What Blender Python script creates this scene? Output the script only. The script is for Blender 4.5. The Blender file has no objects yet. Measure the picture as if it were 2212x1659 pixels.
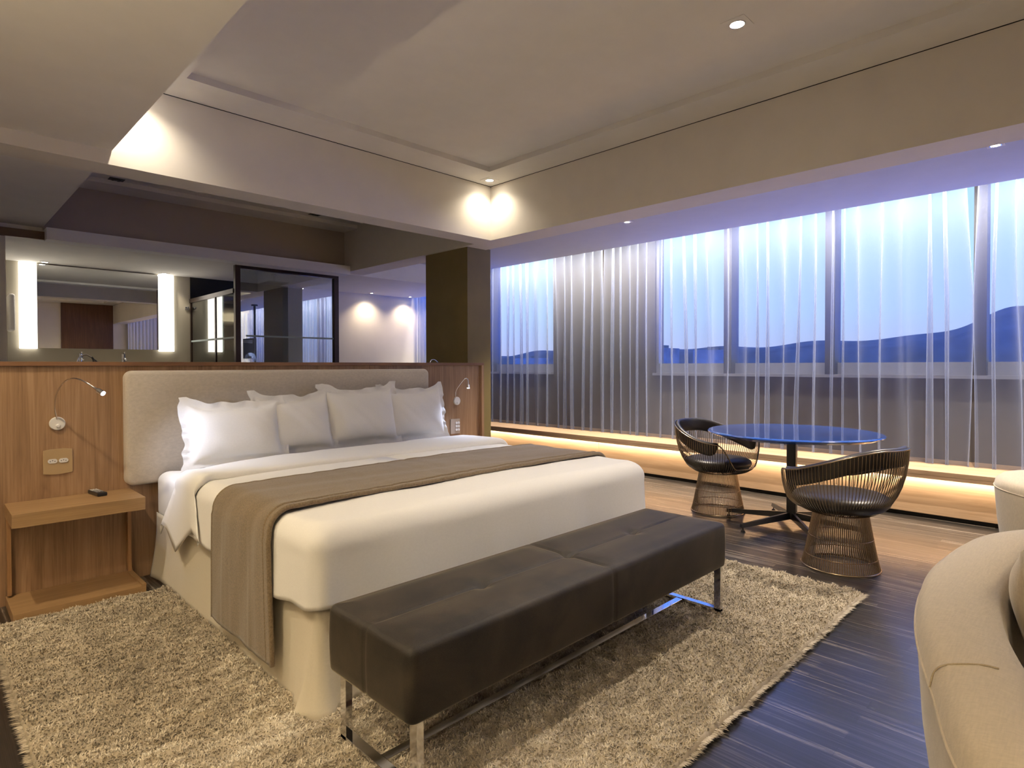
import bpy, bmesh, math, random
import numpy as np
from mathutils import Vector, Matrix
random.seed(7); np.random.seed(7)
S = bpy.context.scene; COL = S.collection
PI = math.pi

# ------------------------------------------------------------------ camera, world, exposure
cd = bpy.data.cameras.new('camera'); cam = bpy.data.objects.new('camera', cd); COL.objects.link(cam)
S.camera = cam
yaw, pitch, roll, F_PX = 0.788014, 0.0133835, -0.0021831, 1291.97
Fv = Vector((math.cos(yaw)*math.cos(pitch), math.sin(yaw)*math.cos(pitch), -math.sin(pitch)))
Rv = Vector((math.sin(yaw), -math.cos(yaw), 0)); Uv = Rv.cross(Fv)
R2 = math.cos(roll)*Rv + math.sin(roll)*Uv; U2 = -math.sin(roll)*Rv + math.cos(roll)*Uv
cam.matrix_world = Matrix(((R2.x, U2.x, -Fv.x, 0), (R2.y, U2.y, -Fv.y, 0), (R2.z, U2.z, -Fv.z, 1.24), (0, 0, 0, 1)))
cd.sensor_width = 36; cd.lens = 36*F_PX/2212; cd.shift_y = -(829.5-807.6)/2212
cd.clip_start = 0.02; cd.clip_end = 2000
S.view_settings.view_transform = 'Standard'; S.view_settings.look = 'None'
S.view_settings.gamma = 1; S.view_settings.exposure = -0.22
try: S.view_settings.use_curve_mapping = False
except Exception: pass
W = bpy.data.worlds.new('dusk_sky'); S.world = W; W.use_nodes = True
nt = W.node_tree; nt.nodes.clear()
_g = nt.nodes.new('ShaderNodeNewGeometry'); _s = nt.nodes.new('ShaderNodeSeparateXYZ'); _r = nt.nodes.new('ShaderNodeValToRGB')
_m = nt.nodes.new('ShaderNodeMapRange'); _b = nt.nodes.new('ShaderNodeBackground'); _o = nt.nodes.new('ShaderNodeOutputWorld')
_n = nt.nodes.new('ShaderNodeTexCoord')
nt.links.new(_n.outputs['Generated'], _s.inputs[0]); nt.links.new(_s.outputs['Z'], _m.inputs[0])
_m.inputs[1].default_value = -1; _m.inputs[2].default_value = 1
nt.links.new(_m.outputs[0], _r.inputs[0]); nt.links.new(_r.outputs[0], _b.inputs[0]); nt.links.new(_b.outputs[0], _o.inputs[0])
cr = _r.color_ramp
cr.elements[0].position = 0.0; cr.elements[0].color = (0.04, 0.20, 1.35, 1)
cr.elements[1].position = 1.0; cr.elements[1].color = (0.03, 0.09, 0.42, 1)
for p, c in ((0.44, (0.045, 0.21, 1.5, 1)), (0.485, (0.045, 0.08, 0.25, 1)), (0.505, (0.19, 0.21, 0.33, 1)), (0.54, (0.175, 0.245, 0.34, 1)), (0.625, (0.15, 0.25, 0.37, 1)), (0.68, (0.05, 0.15, 0.60, 1))):
    e = cr.elements.new(p); e.color = c
_b.inputs[1].default_value = 4.0

def area(name, loc, size, sizey, power, color, rot=(0, 0, 0), spread=PI):
    l = bpy.data.lights.new(name, 'AREA'); l.shape = 'RECTANGLE'; l.size = size; l.size_y = sizey
    l.energy = power; l.color = color; l.spread = spread
    o = bpy.data.objects.new(name, l); COL.objects.link(o); o.location = loc; o.rotation_euler = rot; return o
WARM = (1.0, 0.80, 0.55); WARMER = (1.0, 0.62, 0.30); NEUT = (1.0, 0.88, 0.72); COOL = (0.62, 0.72, 1.0)
# LED runs hidden in the curtain pelmet recess and under the window-seat ledge
area('cove_light', (5.89, 2.1, 2.80), 0.05, 8.8, 500, (1.0, 0.90, 0.74), (0, math.radians(6), 0), math.radians(175))
area('ledge_light', (5.742, 2.9, 0.352), 0.03, 10.0, 75, (1.0, 0.82, 0.58), (0, math.radians(-22), 0))

# ------------------------------------------------------------------ object helpers
def tag(o, label=None, cat=None, group=None, kind=None):
    if label: o['label'] = label
    if cat: o['category'] = cat
    if group: o['group'] = group
    if kind: o['kind'] = kind
    return o
def thing(name, label, cat, loc=(0, 0, 0), rz=0, group=None):
    o = bpy.data.objects.new(name, None); COL.objects.link(o); o.location = loc; o.rotation_euler = (0, 0, rz)
    o.empty_display_size = 0.05
    return tag(o, label, cat, group)
class MB:
    def __init__(s): s.v = []; s.f = []; s.mi = []
    def add(s, v, f, m=0):
        n = len(s.v); s.v += [tuple(p) for p in v]; s.f += [tuple(i+n for i in q) for q in f]; s.mi += [m]*len(f); return s
    def box(s, x0, x1, y0, y1, z0, z1, m=0):
        v = [(x, y, z) for z in (z0, z1) for y in (y0, y1) for x in (x0, x1)]
        return s.add(v, [(0, 2, 3, 1), (4, 5, 7, 6), (0, 1, 5, 4), (2, 6, 7, 3), (0, 4, 6, 2), (1, 3, 7, 5)], m)
    def tube(s, pts, r, seg=8, m=0, caps=True, closed=False):
        P = [Vector(p) for p in pts]; n = len(P); rr = r if isinstance(r, (list, tuple)) else [r]*n
        v = []; f = []; up = None
        for i in range(n):
            if closed: t = (P[(i+1) % n]-P[i-1])
            else: t = P[min(i+1, n-1)]-P[max(i-1, 0)]
            t.normalize()
            if up is None:
                up = Vector((0, 0, 1)) if abs(t.z) < 0.9 else Vector((1, 0, 0))
            a = t.cross(up); a.normalize(); b = a.cross(t); b.normalize(); up = b
            for k in range(seg):
                an = 2*PI*k/seg; v.append(P[i]+(a*math.cos(an)+b*math.sin(an))*rr[i])
        for i in range(n if closed else n-1):
            j = (i+1) % n
            for k in range(seg):
                k2 = (k+1) % seg; f.append((i*seg+k, i*seg+k2, j*seg+k2, j*seg+k))
        if caps and not closed:
            f.append(tuple(range(seg-1, -1, -1))); f.append(tuple((n-1)*seg+k for k in range(seg)))
        return s.add(v, f, m)
    def cyl(s, x, y, z0, z1, r, seg=32, m=0, r1=None):
        r1 = r if r1 is None else r1
        v = [(x+r*math.cos(2*PI*k/seg), y+r*math.sin(2*PI*k/seg), z0) for k in range(seg)]
        v += [(x+r1*math.cos(2*PI*k/seg), y+r1*math.sin(2*PI*k/seg), z1) for k in range(seg)]
        f = [(k, (k+1) % seg, seg+(k+1) % seg, seg+k) for k in range(seg)] + [tuple(range(seg-1, -1, -1)), tuple(range(seg, 2*seg))]
        return s.add(v, f, m)
    def lathe(s, prof, cx=0, cy=0, seg=48, m=0):
        v = []; f = []; n = len(prof)
        for r, z in prof:
            for k in range(seg): v.append((cx+r*math.cos(2*PI*k/seg), cy+r*math.sin(2*PI*k/seg), z))
        for i in range(n-1):
            for k in range(seg):
                k2 = (k+1) % seg; f.append((i*seg+k, i*seg+k2, (i+1)*seg+k2, (i+1)*seg+k))
        f.append(tuple(range(seg-1, -1, -1))); f.append(tuple((n-1)*seg+k for k in range(seg)))
        return s.add(v, f, m)
    def grid(s, G, m=0, closeu=False, flip=False):       # G[i][j] rows of points
        R = len(G); Cn = len(G[0]); v = [p for row in G for p in row]; f = []
        for i in range(R-1):
            for j in range(Cn if closeu else Cn-1):
                j2 = (j+1) % Cn; q = (i*Cn+j, i*Cn+j2, (i+1)*Cn+j2, (i+1)*Cn+j)
                f.append(q[::-1] if flip else q)
        return s.add(v, f, m)
    def build(s, name, mat, parent=None, smooth=False, bevel=0, segs=2, kind=None, label=None, solid=0, weld=False):
        me = bpy.data.meshes.new(name); me.from_pydata([tuple(p) for p in s.v], [], s.f)
        mats = mat if isinstance(mat, (list, tuple)) else [mat]
        for mm in mats: me.materials.append(mm)
        if len(mats) > 1: me.polygons.foreach_set('material_index', s.mi)
        bm = bmesh.new(); bm.from_mesh(me)
        if weld: bmesh.ops.remove_doubles(bm, verts=bm.verts, dist=1e-5)
        bmesh.ops.recalc_face_normals(bm, faces=bm.faces); bm.to_mesh(me); bm.free()
        if smooth:
            me.polygons.foreach_set('use_smooth', [True]*len(me.polygons))
        o = bpy.data.objects.new(name, me); COL.objects.link(o)
        if parent: o.parent = parent
        if solid:
            q = o.modifiers.new('solid', 'SOLIDIFY'); q.thickness = solid; q.offset = 0
        if bevel:
            q = o.modifiers.new('bevel', 'BEVEL'); q.width = bevel; q.segments = segs; q.limit_method = 'ANGLE'; q.angle_limit = math.radians(40)
            q.harden_normals = False
        if kind: o['kind'] = kind
        if label: o['label'] = label
        return o
def bx(name, mat, a, parent=None, **k): return MB().box(*a).build(name, mat, parent, **k)
def struct(name, mb, mat, **k): return mb.build(name, mat, kind='structure', **k)

# ------------------------------------------------------------------ materials
def mk(name):
    m = bpy.data.materials.new(name); m.use_nodes = True; n = m.node_tree; b = n.nodes['Principled BSDF']; return m, n, b
def setp(b, **k):
    for a, v in k.items():
        a = a.replace('_', ' ')
        if a in b.inputs:
            b.inputs[a].default_value = (*v, 1) if isinstance(v, (tuple, list)) and len(v) == 3 else v
def coords(n, scale=(1, 1, 1), obj=False):
    g = n.nodes.new('ShaderNodeTexCoord' if obj else 'ShaderNodeNewGeometry'); mp = n.nodes.new('ShaderNodeMapping')
    n.links.new(g.outputs['Object' if obj else 'Position'], mp.inputs[0]); mp.inputs['Scale'].default_value = scale; return mp
def noise(n, vec, scale, detail=4, rough=0.55, dist=0):
    t = n.nodes.new('ShaderNodeTexNoise'); n.links.new(vec.outputs[0], t.inputs['Vector'])
    t.inputs['Scale'].default_value = scale; t.inputs['Detail'].default_value = detail; t.inputs['Roughness'].default_value = rough; t.inputs['Distortion'].default_value = dist
    return t
def ramp(n, src, stops):
    r = n.nodes.new('ShaderNodeValToRGB'); n.links.new(src, r.inputs[0]); c = r.color_ramp
    c.elements[0].position = stops[0][0]; c.elements[0].color = (*stops[0][1], 1)
    c.elements[1].position = stops[-1][0]; c.elements[1].color = (*stops[-1][1], 1)
    for p, q in stops[1:-1]: c.elements.new(p).color = (*q, 1)
    return r
def bump(n, b, h, strength=0.2, dist=0.01):
    q = n.nodes.new('ShaderNodeBump'); q.inputs['Strength'].default_value = strength; q.inputs['Distance'].default_value = dist
    n.links.new(h, q.inputs['Height']); n.links.new(q.outputs[0], b.inputs['Normal']); return q
def plain(name, col, rough=0.6, metal=0, var=0.06, scale=6, bumps=0, **k):
    m, n, b = mk(name); mp = coords(n, obj=True); t = noise(n, mp, scale, 3)
    lo = tuple(c*(1-var) for c in col); hi = tuple(min(1, c*(1+var)) for c in col)
    r = ramp(n, t.outputs[0], [(0.3, lo), (0.7, hi)]); n.links.new(r.outputs[0], b.inputs['Base Color'])
    setp(b, Roughness=rough, Metallic=metal, **k)
    if bumps:
        t2 = noise(n, mp, 220, 2); bump(n, b, t2.outputs[0], bumps, 0.002)
    return m
def wood(name, dark, mid, light, axis, rough=0.45, sc=1.0, bstr=0.08):
    m, n, b = mk(name); s = [7*sc, 7*sc, 7*sc]; s[axis] = 0.55*sc
    mp = coords(n, tuple(s)); t = noise(n, mp, 1.6, 6, 0.6, 1.6)
    s2 = [120*sc]*3; s2[axis] = 3.0*sc; mp2 = coords(n, tuple(s2)); t2 = noise(n, mp2, 1.0, 3, 0.6)
    mx = n.nodes.new('ShaderNodeMix'); mx.data_type = 'FLOAT'; mx.inputs[0].default_value = 0.38
    n.links.new(t.outputs[0], mx.inputs[2]); n.links.new(t2.outputs[0], mx.inputs[3])
    r = ramp(n, mx.outputs[0], [(0.30, dark), (0.5, mid), (0.70, light)])
    n.links.new(r.outputs[0], b.inputs['Base Color']); setp(b, Roughness=rough); bump(n, b, t2.outputs[0], bstr, 0.003); return m
def fabric(name, col, rough=0.9, weave=500, bstr=0.25, var=0.12, sheen=0.3, iso=False):
    m, n, b = mk(name); mp = coords(n, obj=False)
    w1 = n.nodes.new('ShaderNodeTexNoise'); mpx = coords(n, (weave,)*3 if iso else (weave, weave*0.12, weave)); mpy = coords(n, (weave*0.4,)*3 if iso else (weave*0.12, weave, weave*0.2))
    t1 = noise(n, mpx, 1, 2); t2 = noise(n, mpy, 1, 2)
    mx = n.nodes.new('ShaderNodeMix'); mx.data_type = 'FLOAT'; mx.inputs[0].default_value = 0.5
    n.links.new(t1.outputs[0], mx.inputs[2]); n.links.new(t2.outputs[0], mx.inputs[3])
    r = ramp(n, mx.outputs[0], [(0.35, tuple(c*(1-var) for c in col)), (0.65, tuple(min(1, c*(1+var)) for c in col))])
    n.links.new(r.outputs[0], b.inputs['Base Color']); setp(b, Roughness=rough, Sheen_Weight=sheen, Sheen_Roughness=0.5)
    bump(n, b, mx.outputs[0], bstr, 0.002); n.nodes.remove(w1); return m
def emit(name, col, st):
    m = bpy.data.materials.new(name); m.use_nodes = True; n = m.node_tree; n.nodes.clear()
    e = n.nodes.new('ShaderNodeEmission'); e.inputs[0].default_value = (*col, 1); e.inputs[1].default_value = st
    o = n.nodes.new('ShaderNodeOutputMaterial'); n.links.new(e.outputs[0], o.inputs[0]); return m
def glassy(name, tint=(0.9, 0.95, 1.0), refl=0.12, rough=0.0):
    m = bpy.data.materials.new(name); m.use_nodes = True; n = m.node_tree; n.nodes.clear()
    t = n.nodes.new('ShaderNodeBsdfTransparent'); t.inputs[0].default_value = (*tint, 1)
    g = n.nodes.new('ShaderNodeBsdfGlossy'); g.inputs['Roughness'].default_value = rough; g.inputs[0].default_value = (0.95, 0.97, 1, 1)
    lw = n.nodes.new('ShaderNodeLayerWeight'); lw.inputs[0].default_value = 0.5      # Schlick reflectance, same from either side
    pw = n.nodes.new('ShaderNodeMath'); pw.operation = 'POWER'; pw.inputs[1].default_value = 5; n.links.new(lw.outputs['Facing'], pw.inputs[0])
    mt = n.nodes.new('ShaderNodeMath'); mt.operation = 'ADD'; mt.inputs[1].default_value = refl+0.04; mt.use_clamp = True
    n.links.new(pw.outputs[0], mt.inputs[0])
    x = n.nodes.new('ShaderNodeMixShader'); o = n.nodes.new('ShaderNodeOutputMaterial')
    n.links.new(mt.outputs[0], x.inputs[0]); n.links.new(t.outputs[0], x.inputs[1]); n.links.new(g.outputs[0], x.inputs[2]); n.links.new(x.outputs[0], o.inputs[0])
    return m
def sheer(name, col, a):
    m = bpy.data.materials.new(name); m.use_nodes = True; n = m.node_tree; n.nodes.clear()
    t = n.nodes.new('ShaderNodeBsdfTransparent'); d = n.nodes.new('ShaderNodeBsdfDiffuse'); l = n.nodes.new('ShaderNodeBsdfTranslucent')
    d.inputs[0].default_value = (*col, 1); l.inputs[0].default_value = (*col, 1)
    mx = n.nodes.new('ShaderNodeMixShader'); mx.inputs[0].default_value = 0.5; n.links.new(d.outputs[0], mx.inputs[1]); n.links.new(l.outputs[0], mx.inputs[2])
    lw = n.nodes.new('ShaderNodeLayerWeight'); lw.inputs[0].default_value = 0.5
    # thread density + view-angle opacity: the cloth covers more of what is behind it the more edge-on it is seen
    p = n.nodes.new('ShaderNodeMath'); p.operation = 'SUBTRACT'; p.inputs[0].default_value = 1.02; n.links.new(lw.outputs['Facing'], p.inputs[1])
    q = n.nodes.new('ShaderNodeMath'); q.operation = 'DIVIDE'; q.inputs[0].default_value = math.log(1-a); n.links.new(p.outputs[0], q.inputs[1])
    e = n.nodes.new('ShaderNodeMath'); e.operation = 'EXPONENT'; n.links.new(q.outputs[0], e.inputs[0])
    z = n.nodes.new('ShaderNodeMixShader'); o = n.nodes.new('ShaderNodeOutputMaterial')
    n.links.new(e.outputs[0], z.inputs[0]); n.links.new(mx.outputs[0], z.inputs[1]); n.links.new(t.outputs[0], z.inputs[2]); n.links.new(z.outputs[0], o.inputs[0])
    return m

M = {}
M['ceil'] = plain('ceiling_paint', (0.80, 0.77, 0.72), 0.9, var=0.02)
M['wall'] = plain('wall_paint', (0.76, 0.71, 0.63), 0.9, var=0.02)
M['panel'] = wood('walnut_panel', (0.17, 0.095, 0.048), (0.31, 0.185, 0.10), (0.42, 0.27, 0.16), 2, 0.42)
M['oak_x'] = wood('oak_x', (0.23, 0.135, 0.062), (0.32, 0.195, 0.092), (0.41, 0.26, 0.13), 0, 0.45)
M['oak_z'] = wood('oak_z', (0.20, 0.10, 0.04), (0.30, 0.16, 0.07), (0.38, 0.21, 0.10), 2, 0.45)
M['oak_y'] = wood('oak_y', (0.32, 0.20, 0.11), (0.42, 0.275, 0.165), (0.50, 0.34, 0.215), 1, 0.45)
M['door_wood'] = wood('door_wood', (0.07, 0.03, 0.013), (0.12, 0.05, 0.022), (0.17, 0.075, 0.033), 2, 0.5)
M['column'] = plain('bronze_wallcovering', (0.20, 0.15, 0.05), 0.55, var=0.1, scale=3)
M['white_linen'] = fabric('white_linen', (0.80, 0.78, 0.74), 0.85, 700, 0.12, 0.03, 0.15)
M['skirt'] = fabric('skirt_cloth', (0.62, 0.56, 0.44), 0.9, 600, 0.15, 0.04, 0.15)
M['headboard'] = fabric('headboard_linen', (0.55, 0.49, 0.42), 0.95, 420, 0.4, 0.10, 0.2)
M['runner'] = fabric('runner_wool', (0.165, 0.118, 0.068), 0.95, 400, 0.6, 0.35, 0.3, iso=True)
M['sofa'] = fabric('sofa_twill', (0.53, 0.45, 0.34), 0.95, 260, 0.4, 0.08, 0.3)
M['chrome'] = plain('chrome', (0.75, 0.75, 0.76), 0.08, 1, var=0.01)
M['brass_rod'] = plain('bronze_wire', (0.34, 0.265, 0.18), 0.25, 1, var=0.05)
M['dark_metal'] = plain('black_metal', (0.012, 0.011, 0.011), 0.32, 0, var=0.05)
M['leather'] = plain('dark_leather', (0.022, 0.016, 0.012), 0.42, 0, var=0.15, scale=12, bumps=0.1)
M['black'] = plain('black_plastic', (0.012, 0.012, 0.014), 0.3, 0)
M['white_pl'] = plain('white_plastic', (0.75, 0.73, 0.70), 0.35)
M['beige_pl'] = plain('champagne_plate', (0.50, 0.36, 0.20), 0.35, 0.3)
M['silver'] = plain('silver_plastic', (0.6, 0.6, 0.62), 0.3, 0.5)
M['tile'] = plain('black_tile', (0.008, 0.008, 0.010), 0.25)
M['bathwall'] = plain('bath_stone', (0.42, 0.38, 0.30), 0.5, var=0.06, scale=1.5)
M['frame_dark'] = plain('bronze_anodised', (0.035, 0.018, 0.014), 0.3, 0.6)
M['win_frame'] = plain('window_aluminium', (0.35, 0.36, 0.40), 0.5, 0.2)
M['mullion'] = plain('window_post', (0.07, 0.07, 0.075), 0.6)
M['glass'] = glassy('window_glass', (0.97, 0.985, 1.0), -0.04)
M['shower_glass'] = glassy('shower_glass', (0.82, 0.88, 0.92), 0.26)
M['frost'] = plain('frosted_band', (0.35, 0.42, 0.42), 0.6)
M['mirror'] = plain('silvered_mirror', (0.86, 0.88, 0.88), 0.01, 1, var=0.003)
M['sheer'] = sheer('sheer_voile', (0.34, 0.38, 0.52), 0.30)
M['led_warm'] = emit('warm_lamp', (1.0, 0.80, 0.55), 28)
M['led_white'] = emit('white_lamp', (1.0, 0.90, 0.74), 60)
M['led_cool'] = emit('cool_lamp', (0.60, 0.70, 1.0), 40)
M['panel_light'] = emit('light_panel', (1.0, 0.93, 0.80), 4.5)
M['shade'] = emit('lit_shade', (1.0, 0.72, 0.42), 1.0)
M['gap_dark'] = plain('dark_gap', (0.01, 0.008, 0.006), 0.9)

def velvet():
    m, n, b = mk('brown_velvet'); mp = coords(n); t = noise(n, mp, 5, 4, 0.6, 0.6); t2 = noise(n, mp, 420, 2)
    mx = n.nodes.new('ShaderNodeMix'); mx.data_type = 'FLOAT'; mx.inputs[0].default_value = 0.35
    n.links.new(t.outputs[0], mx.inputs[2]); n.links.new(t2.outputs[0], mx.inputs[3])
    r = ramp(n, mx.outputs[0], [(0.38, (0.006, 0.004, 0.0025)), (0.62, (0.036, 0.026, 0.016))]); n.links.new(r.outputs[0], b.inputs['Base Color'])
    setp(b, Roughness=0.65, Sheen_Weight=0.55, Sheen_Roughness=0.28, Sheen_Tint=(0.9, 0.75, 0.5)); bump(n, b, t2.outputs[0], 0.25, 0.002); return m
M['velvet'] = velvet()
def floor_mat():
    m, n, b = mk('dark_strip_floor')
    mp = coords(n, (1, 1, 1)); mpr = n.nodes.new('ShaderNodeMapping'); n.links.new(mp.outputs[0], mpr.inputs[0]); mpr.inputs['Rotation'].default_value = (0, 0, PI/2)
    br = n.nodes.new('ShaderNodeTexBrick'); n.links.new(mpr.outputs[0], br.inputs['Vector']); br.offset = 0.37; br.offset_frequency = 2
    br.inputs['Color1'].default_value = (0, 0, 0, 1); br.inputs['Color2'].default_value = (1, 1, 1, 1); br.inputs['Mortar'].default_value = (0.2, 0.2, 0.2, 1)
    br.inputs['Scale'].default_value = 1; br.inputs['Mortar Size'].default_value = 0.0012; br.inputs['Mortar Smooth'].default_value = 0.1
    br.inputs['Brick Width'].default_value = 0.62; br.inputs['Row Height'].default_value = 0.062; br.inputs['Bias'].default_value = 0
    s = coords(n, (60, 0.9, 1)); t = noise(n, s, 1, 5, 0.62, 0.3); s2 = coords(n, (260, 3, 1)); t2 = noise(n, s2, 1, 3)
    a1 = n.nodes.new('ShaderNodeMix'); a1.data_type = 'FLOAT'; a1.inputs[0].default_value = 0.35; n.links.new(t.outputs[0], a1.inputs[2]); n.links.new(t2.outputs[0], a1.inputs[3])
    a2 = n.nodes.new('ShaderNodeMix'); a2.data_type = 'FLOAT'; a2.inputs[0].default_value = 0.09; n.links.new(a1.outputs[0], a2.inputs[2]); n.links.new(br.outputs[0], a2.inputs[3])
    r = ramp(n, a2.outputs[0], [(0.42, (0.004, 0.004, 0.004)), (0.53, (0.016, 0.013, 0.012)), (0.64, (0.20, 0.175, 0.15))])
    n.links.new(r.outputs[0], b.inputs['Base Color'])
    rr = ramp(n, a2.outputs[0], [(0.38, (0.44,)*3), (0.62, (0.24,)*3)]); n.links.new(rr.outputs[0], b.inputs['Roughness'])
    setp(b, IOR=1.6, Coat_Weight=0.5, Coat_Roughness=0.2)
    bump(n, b, a1.outputs[0], 0.10, 0.004); return m
M['floor'] = floor_mat()
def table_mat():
    m, n, b = mk('reflected_blue_lacquer'); mp = coords(n); t = noise(n, mp, 3, 6, 0.7, 1.2)
    r = ramp(n, t.outputs[0], [(0.42, (0.012, 0.058, 0.28)), (0.62, (0.022, 0.082, 0.36))]); n.links.new(r.outputs[0], b.inputs['Base Color'])  # blue window reflection put into the base colour of the black top
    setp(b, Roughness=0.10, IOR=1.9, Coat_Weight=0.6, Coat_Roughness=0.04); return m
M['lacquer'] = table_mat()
def rug_mat():
    m, n, b = mk('shag_pile')
    at = n.nodes.new('ShaderNodeAttribute'); at.attribute_name = 'tone'
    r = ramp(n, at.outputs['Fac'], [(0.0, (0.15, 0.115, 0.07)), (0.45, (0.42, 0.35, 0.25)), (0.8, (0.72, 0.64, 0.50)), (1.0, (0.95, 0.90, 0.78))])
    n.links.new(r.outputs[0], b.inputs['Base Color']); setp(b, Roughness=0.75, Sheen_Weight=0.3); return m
M['rug'] = rug_mat()
M['city'] = plain('far_facade', (0.12, 0.15, 0.16), 0.9, var=0.35, scale=0.2)
M['hill'] = plain('far_hill', (0.09, 0.11, 0.13), 0.95, var=0.4, scale=0.05)

# ------------------------------------------------------------------ room shell
ZC, ZB, ZL, ZBAY, ZR = 2.858, 2.374, 2.454, 2.616, 2.36
XBI, XBO, YBI, YBO = 3.69, 3.96, 3.978, 4.20
YREAR, YBACK, YSOUTH, XWEST, XEAST = 6.60, 8.20, -2.40, -2.6, 6.45
struct('floor', MB().box(XWEST, XEAST, YSOUTH, YBACK, -0.1, 0), M['floor'])
# bedroom tray ceiling with a shallow raised centre panel
c = MB(); ax0, ax1, ay0, ay1 = 1.09, 3.40, -1.9, 3.68
c.box(0.79, ax0, YSOUTH, YBI, ZC, ZC+0.1); c.box(ax1, XBI, YSOUTH, YBI, ZC, ZC+0.1); c.box(ax0, ax1, ay1, YBI, ZC, ZC+0.1); c.box(ax0, ax1, YSOUTH, ay0, ZC, ZC+0.1)
c.box(ax0, ax1, ay0, ay1, ZC+0.04, ZC+0.1)
struct('ceiling', c, M['ceil'])
# low ceiling over the entrance strip, running on into the bathroom
c = MB().box(XWEST, 0.79, YSOUTH, YBI, ZL, ZC+0.1); c.box(XWEST, 0.79, YBI, YREAR, ZL, ZC+0.1)
struct('ceiling_low', c, M['ceil'])
struct('beam_rear', MB().box(-1.5, XBI, YBI, YBO, ZB, ZC+0.1), M['wall'])
struct('beam_right', MB().box(XBI, XBO, YSOUTH, YREAR, ZB, ZC+0.1), M['wall'])
# bay ceiling, stops short of the curtain so the LED recess stays open
c = MB().box(XBO, 5.80, YSOUTH, 6.58, ZBAY, ZC+0.1); c.box(5.80, XEAST, YSOUTH, YBACK, 2.86, ZC+0.1)
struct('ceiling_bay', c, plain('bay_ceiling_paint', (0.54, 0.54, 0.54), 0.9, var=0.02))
# bathroom tray and rear low ceiling
c = MB().box(0.79, XBI, YBO, 6.28, ZC+0.04, ZC+0.1); c.box(0.79, XBI, 6.28, YREAR, ZC, ZC+0.1)
struct('ceiling_bath', c, M['ceil'])
struct('ceiling_back', MB().box(XWEST, 5.82, YREAR, YBACK, ZR, ZC+0.1), M['ceil'])
struct('trim_1', MB().box(0.80, XBI, YREAR-0.15, YREAR, 2.335, 2.437), plain('band_pale', (0.88, 0.87, 0.86), 0.85, var=0.02))  # band paler than the beam face above it
struct('trim_9', MB().box(XWEST, 0.80, YREAR-0.03, YREAR, 2.345, 2.415), plain('shaded_face_brown', (0.16, 0.11, 0.07), 0.6))  # brown strip stands in for shade on the face below the low ceiling
struct('trim_11', MB().box(0.79, XBI, YREAR-0.012, YREAR, 2.437, ZC), plain('face_taupe', (0.46, 0.39, 0.32), 0.9, var=0.02))  # beam face in a darker taupe tone than the band
struct('wall_back', MB().box(XWEST, XEAST+0.2, YBACK, YBACK+0.15, -0.1, 3.0), M['wall'])
struct('wall_bath', MB().box(0.676, 2.44, YBACK-0.02, YBACK, 0, ZR), M['bathwall'])
struct('wall_shower', MB().box(2.44, 3.70, YBACK-0.03, YBACK, 0, ZR), M['tile'])
struct('wall_left', MB().box(XWEST, 0.54, YREAR, YBACK, 0, ZR), M['wall'])
struct('wall_west', MB().box(XWEST-0.15, XWEST, YSOUTH, YBACK, -0.1, 3.0), M['wall'])
struct('wall_south', MB().box(XWEST, XEAST+0.2, YSOUTH-0.15, YSOUTH, -0.1, 3.0), M['wall'])
struct('door_1', MB().box(2.58, XBI, YSOUTH, YSOUTH+0.04, 0, ZC), M['door_wood'])
struct('trim_10', MB().box(0.79, XBI-0.0015, YBI-0.0015, YBI, ZC-0.0045, ZC).box(XBI-0.0015, XBI, YSOUTH, YBI, ZC-0.0045, ZC), M['gap_dark'])  # dark strip stands in for the shade inside the beam-top shadow gap
struct('column', MB().box(3.722, 4.02, 4.34, 4.995, 0, ZB+0.01), M['column'])
# window wall: parapet, sill, piers, posts, panes
YW = [(-2.40, 3.984), (5.638, YBACK)]
w = MB().box(XEAST, XEAST+0.2, YSOUTH, YBACK, -0.1, 1.14); w.box(XEAST, XEAST+0.2, 3.984, 5.638, 1.14, 3.0)
struct('wall_window', w, plain('window_wall_paint', (0.12, 0.11, 0.105), 0.9, var=0.03))
struct('trim_2', MB().box(XEAST-0.06, XEAST+0.2, YSOUTH, 3.984, 1.12, 1.15).box(XEAST-0.06, XEAST+0.2, 5.638, YBACK, 1.12, 1.15), M['win_frame'])
wi = 0
for (a, b_) in [(-2.40, -0.55), (-0.55, 0.80), (0.80, 1.975), (1.975, 3.025), (3.025, 3.984), (5.638, 6.9), (6.9, YBACK)]:
    wi += 1; m_ = MB(); x0, x1 = XEAST+0.03, XEAST+0.10
    m_.box(x0, x1, a, b_, 1.15, 1.265); m_.box(x0, x1, a, b_, 2.83, 2.9); m_.box(x0, x1, a, a+0.035, 1.265, 2.83); m_.box(x0, x1, b_-0.035, b_, 1.265, 2.83)
    wo = struct('window_%d' % wi, m_, M['win_frame'])
    p = MB().box(x0+0.03, x0+0.036, a+0.035, b_-0.035, 1.265, 2.83).build('pane', M['glass'], wo)
for k, y in enumerate((-0.55, 0.80, 1.975, 3.025, 6.9)):
    struct('trim_%d' % (k+3), MB().box(XEAST-0.06, XEAST+0.12, y-0.045, y+0.045, 1.15, 2.88), M['mullion'])

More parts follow.
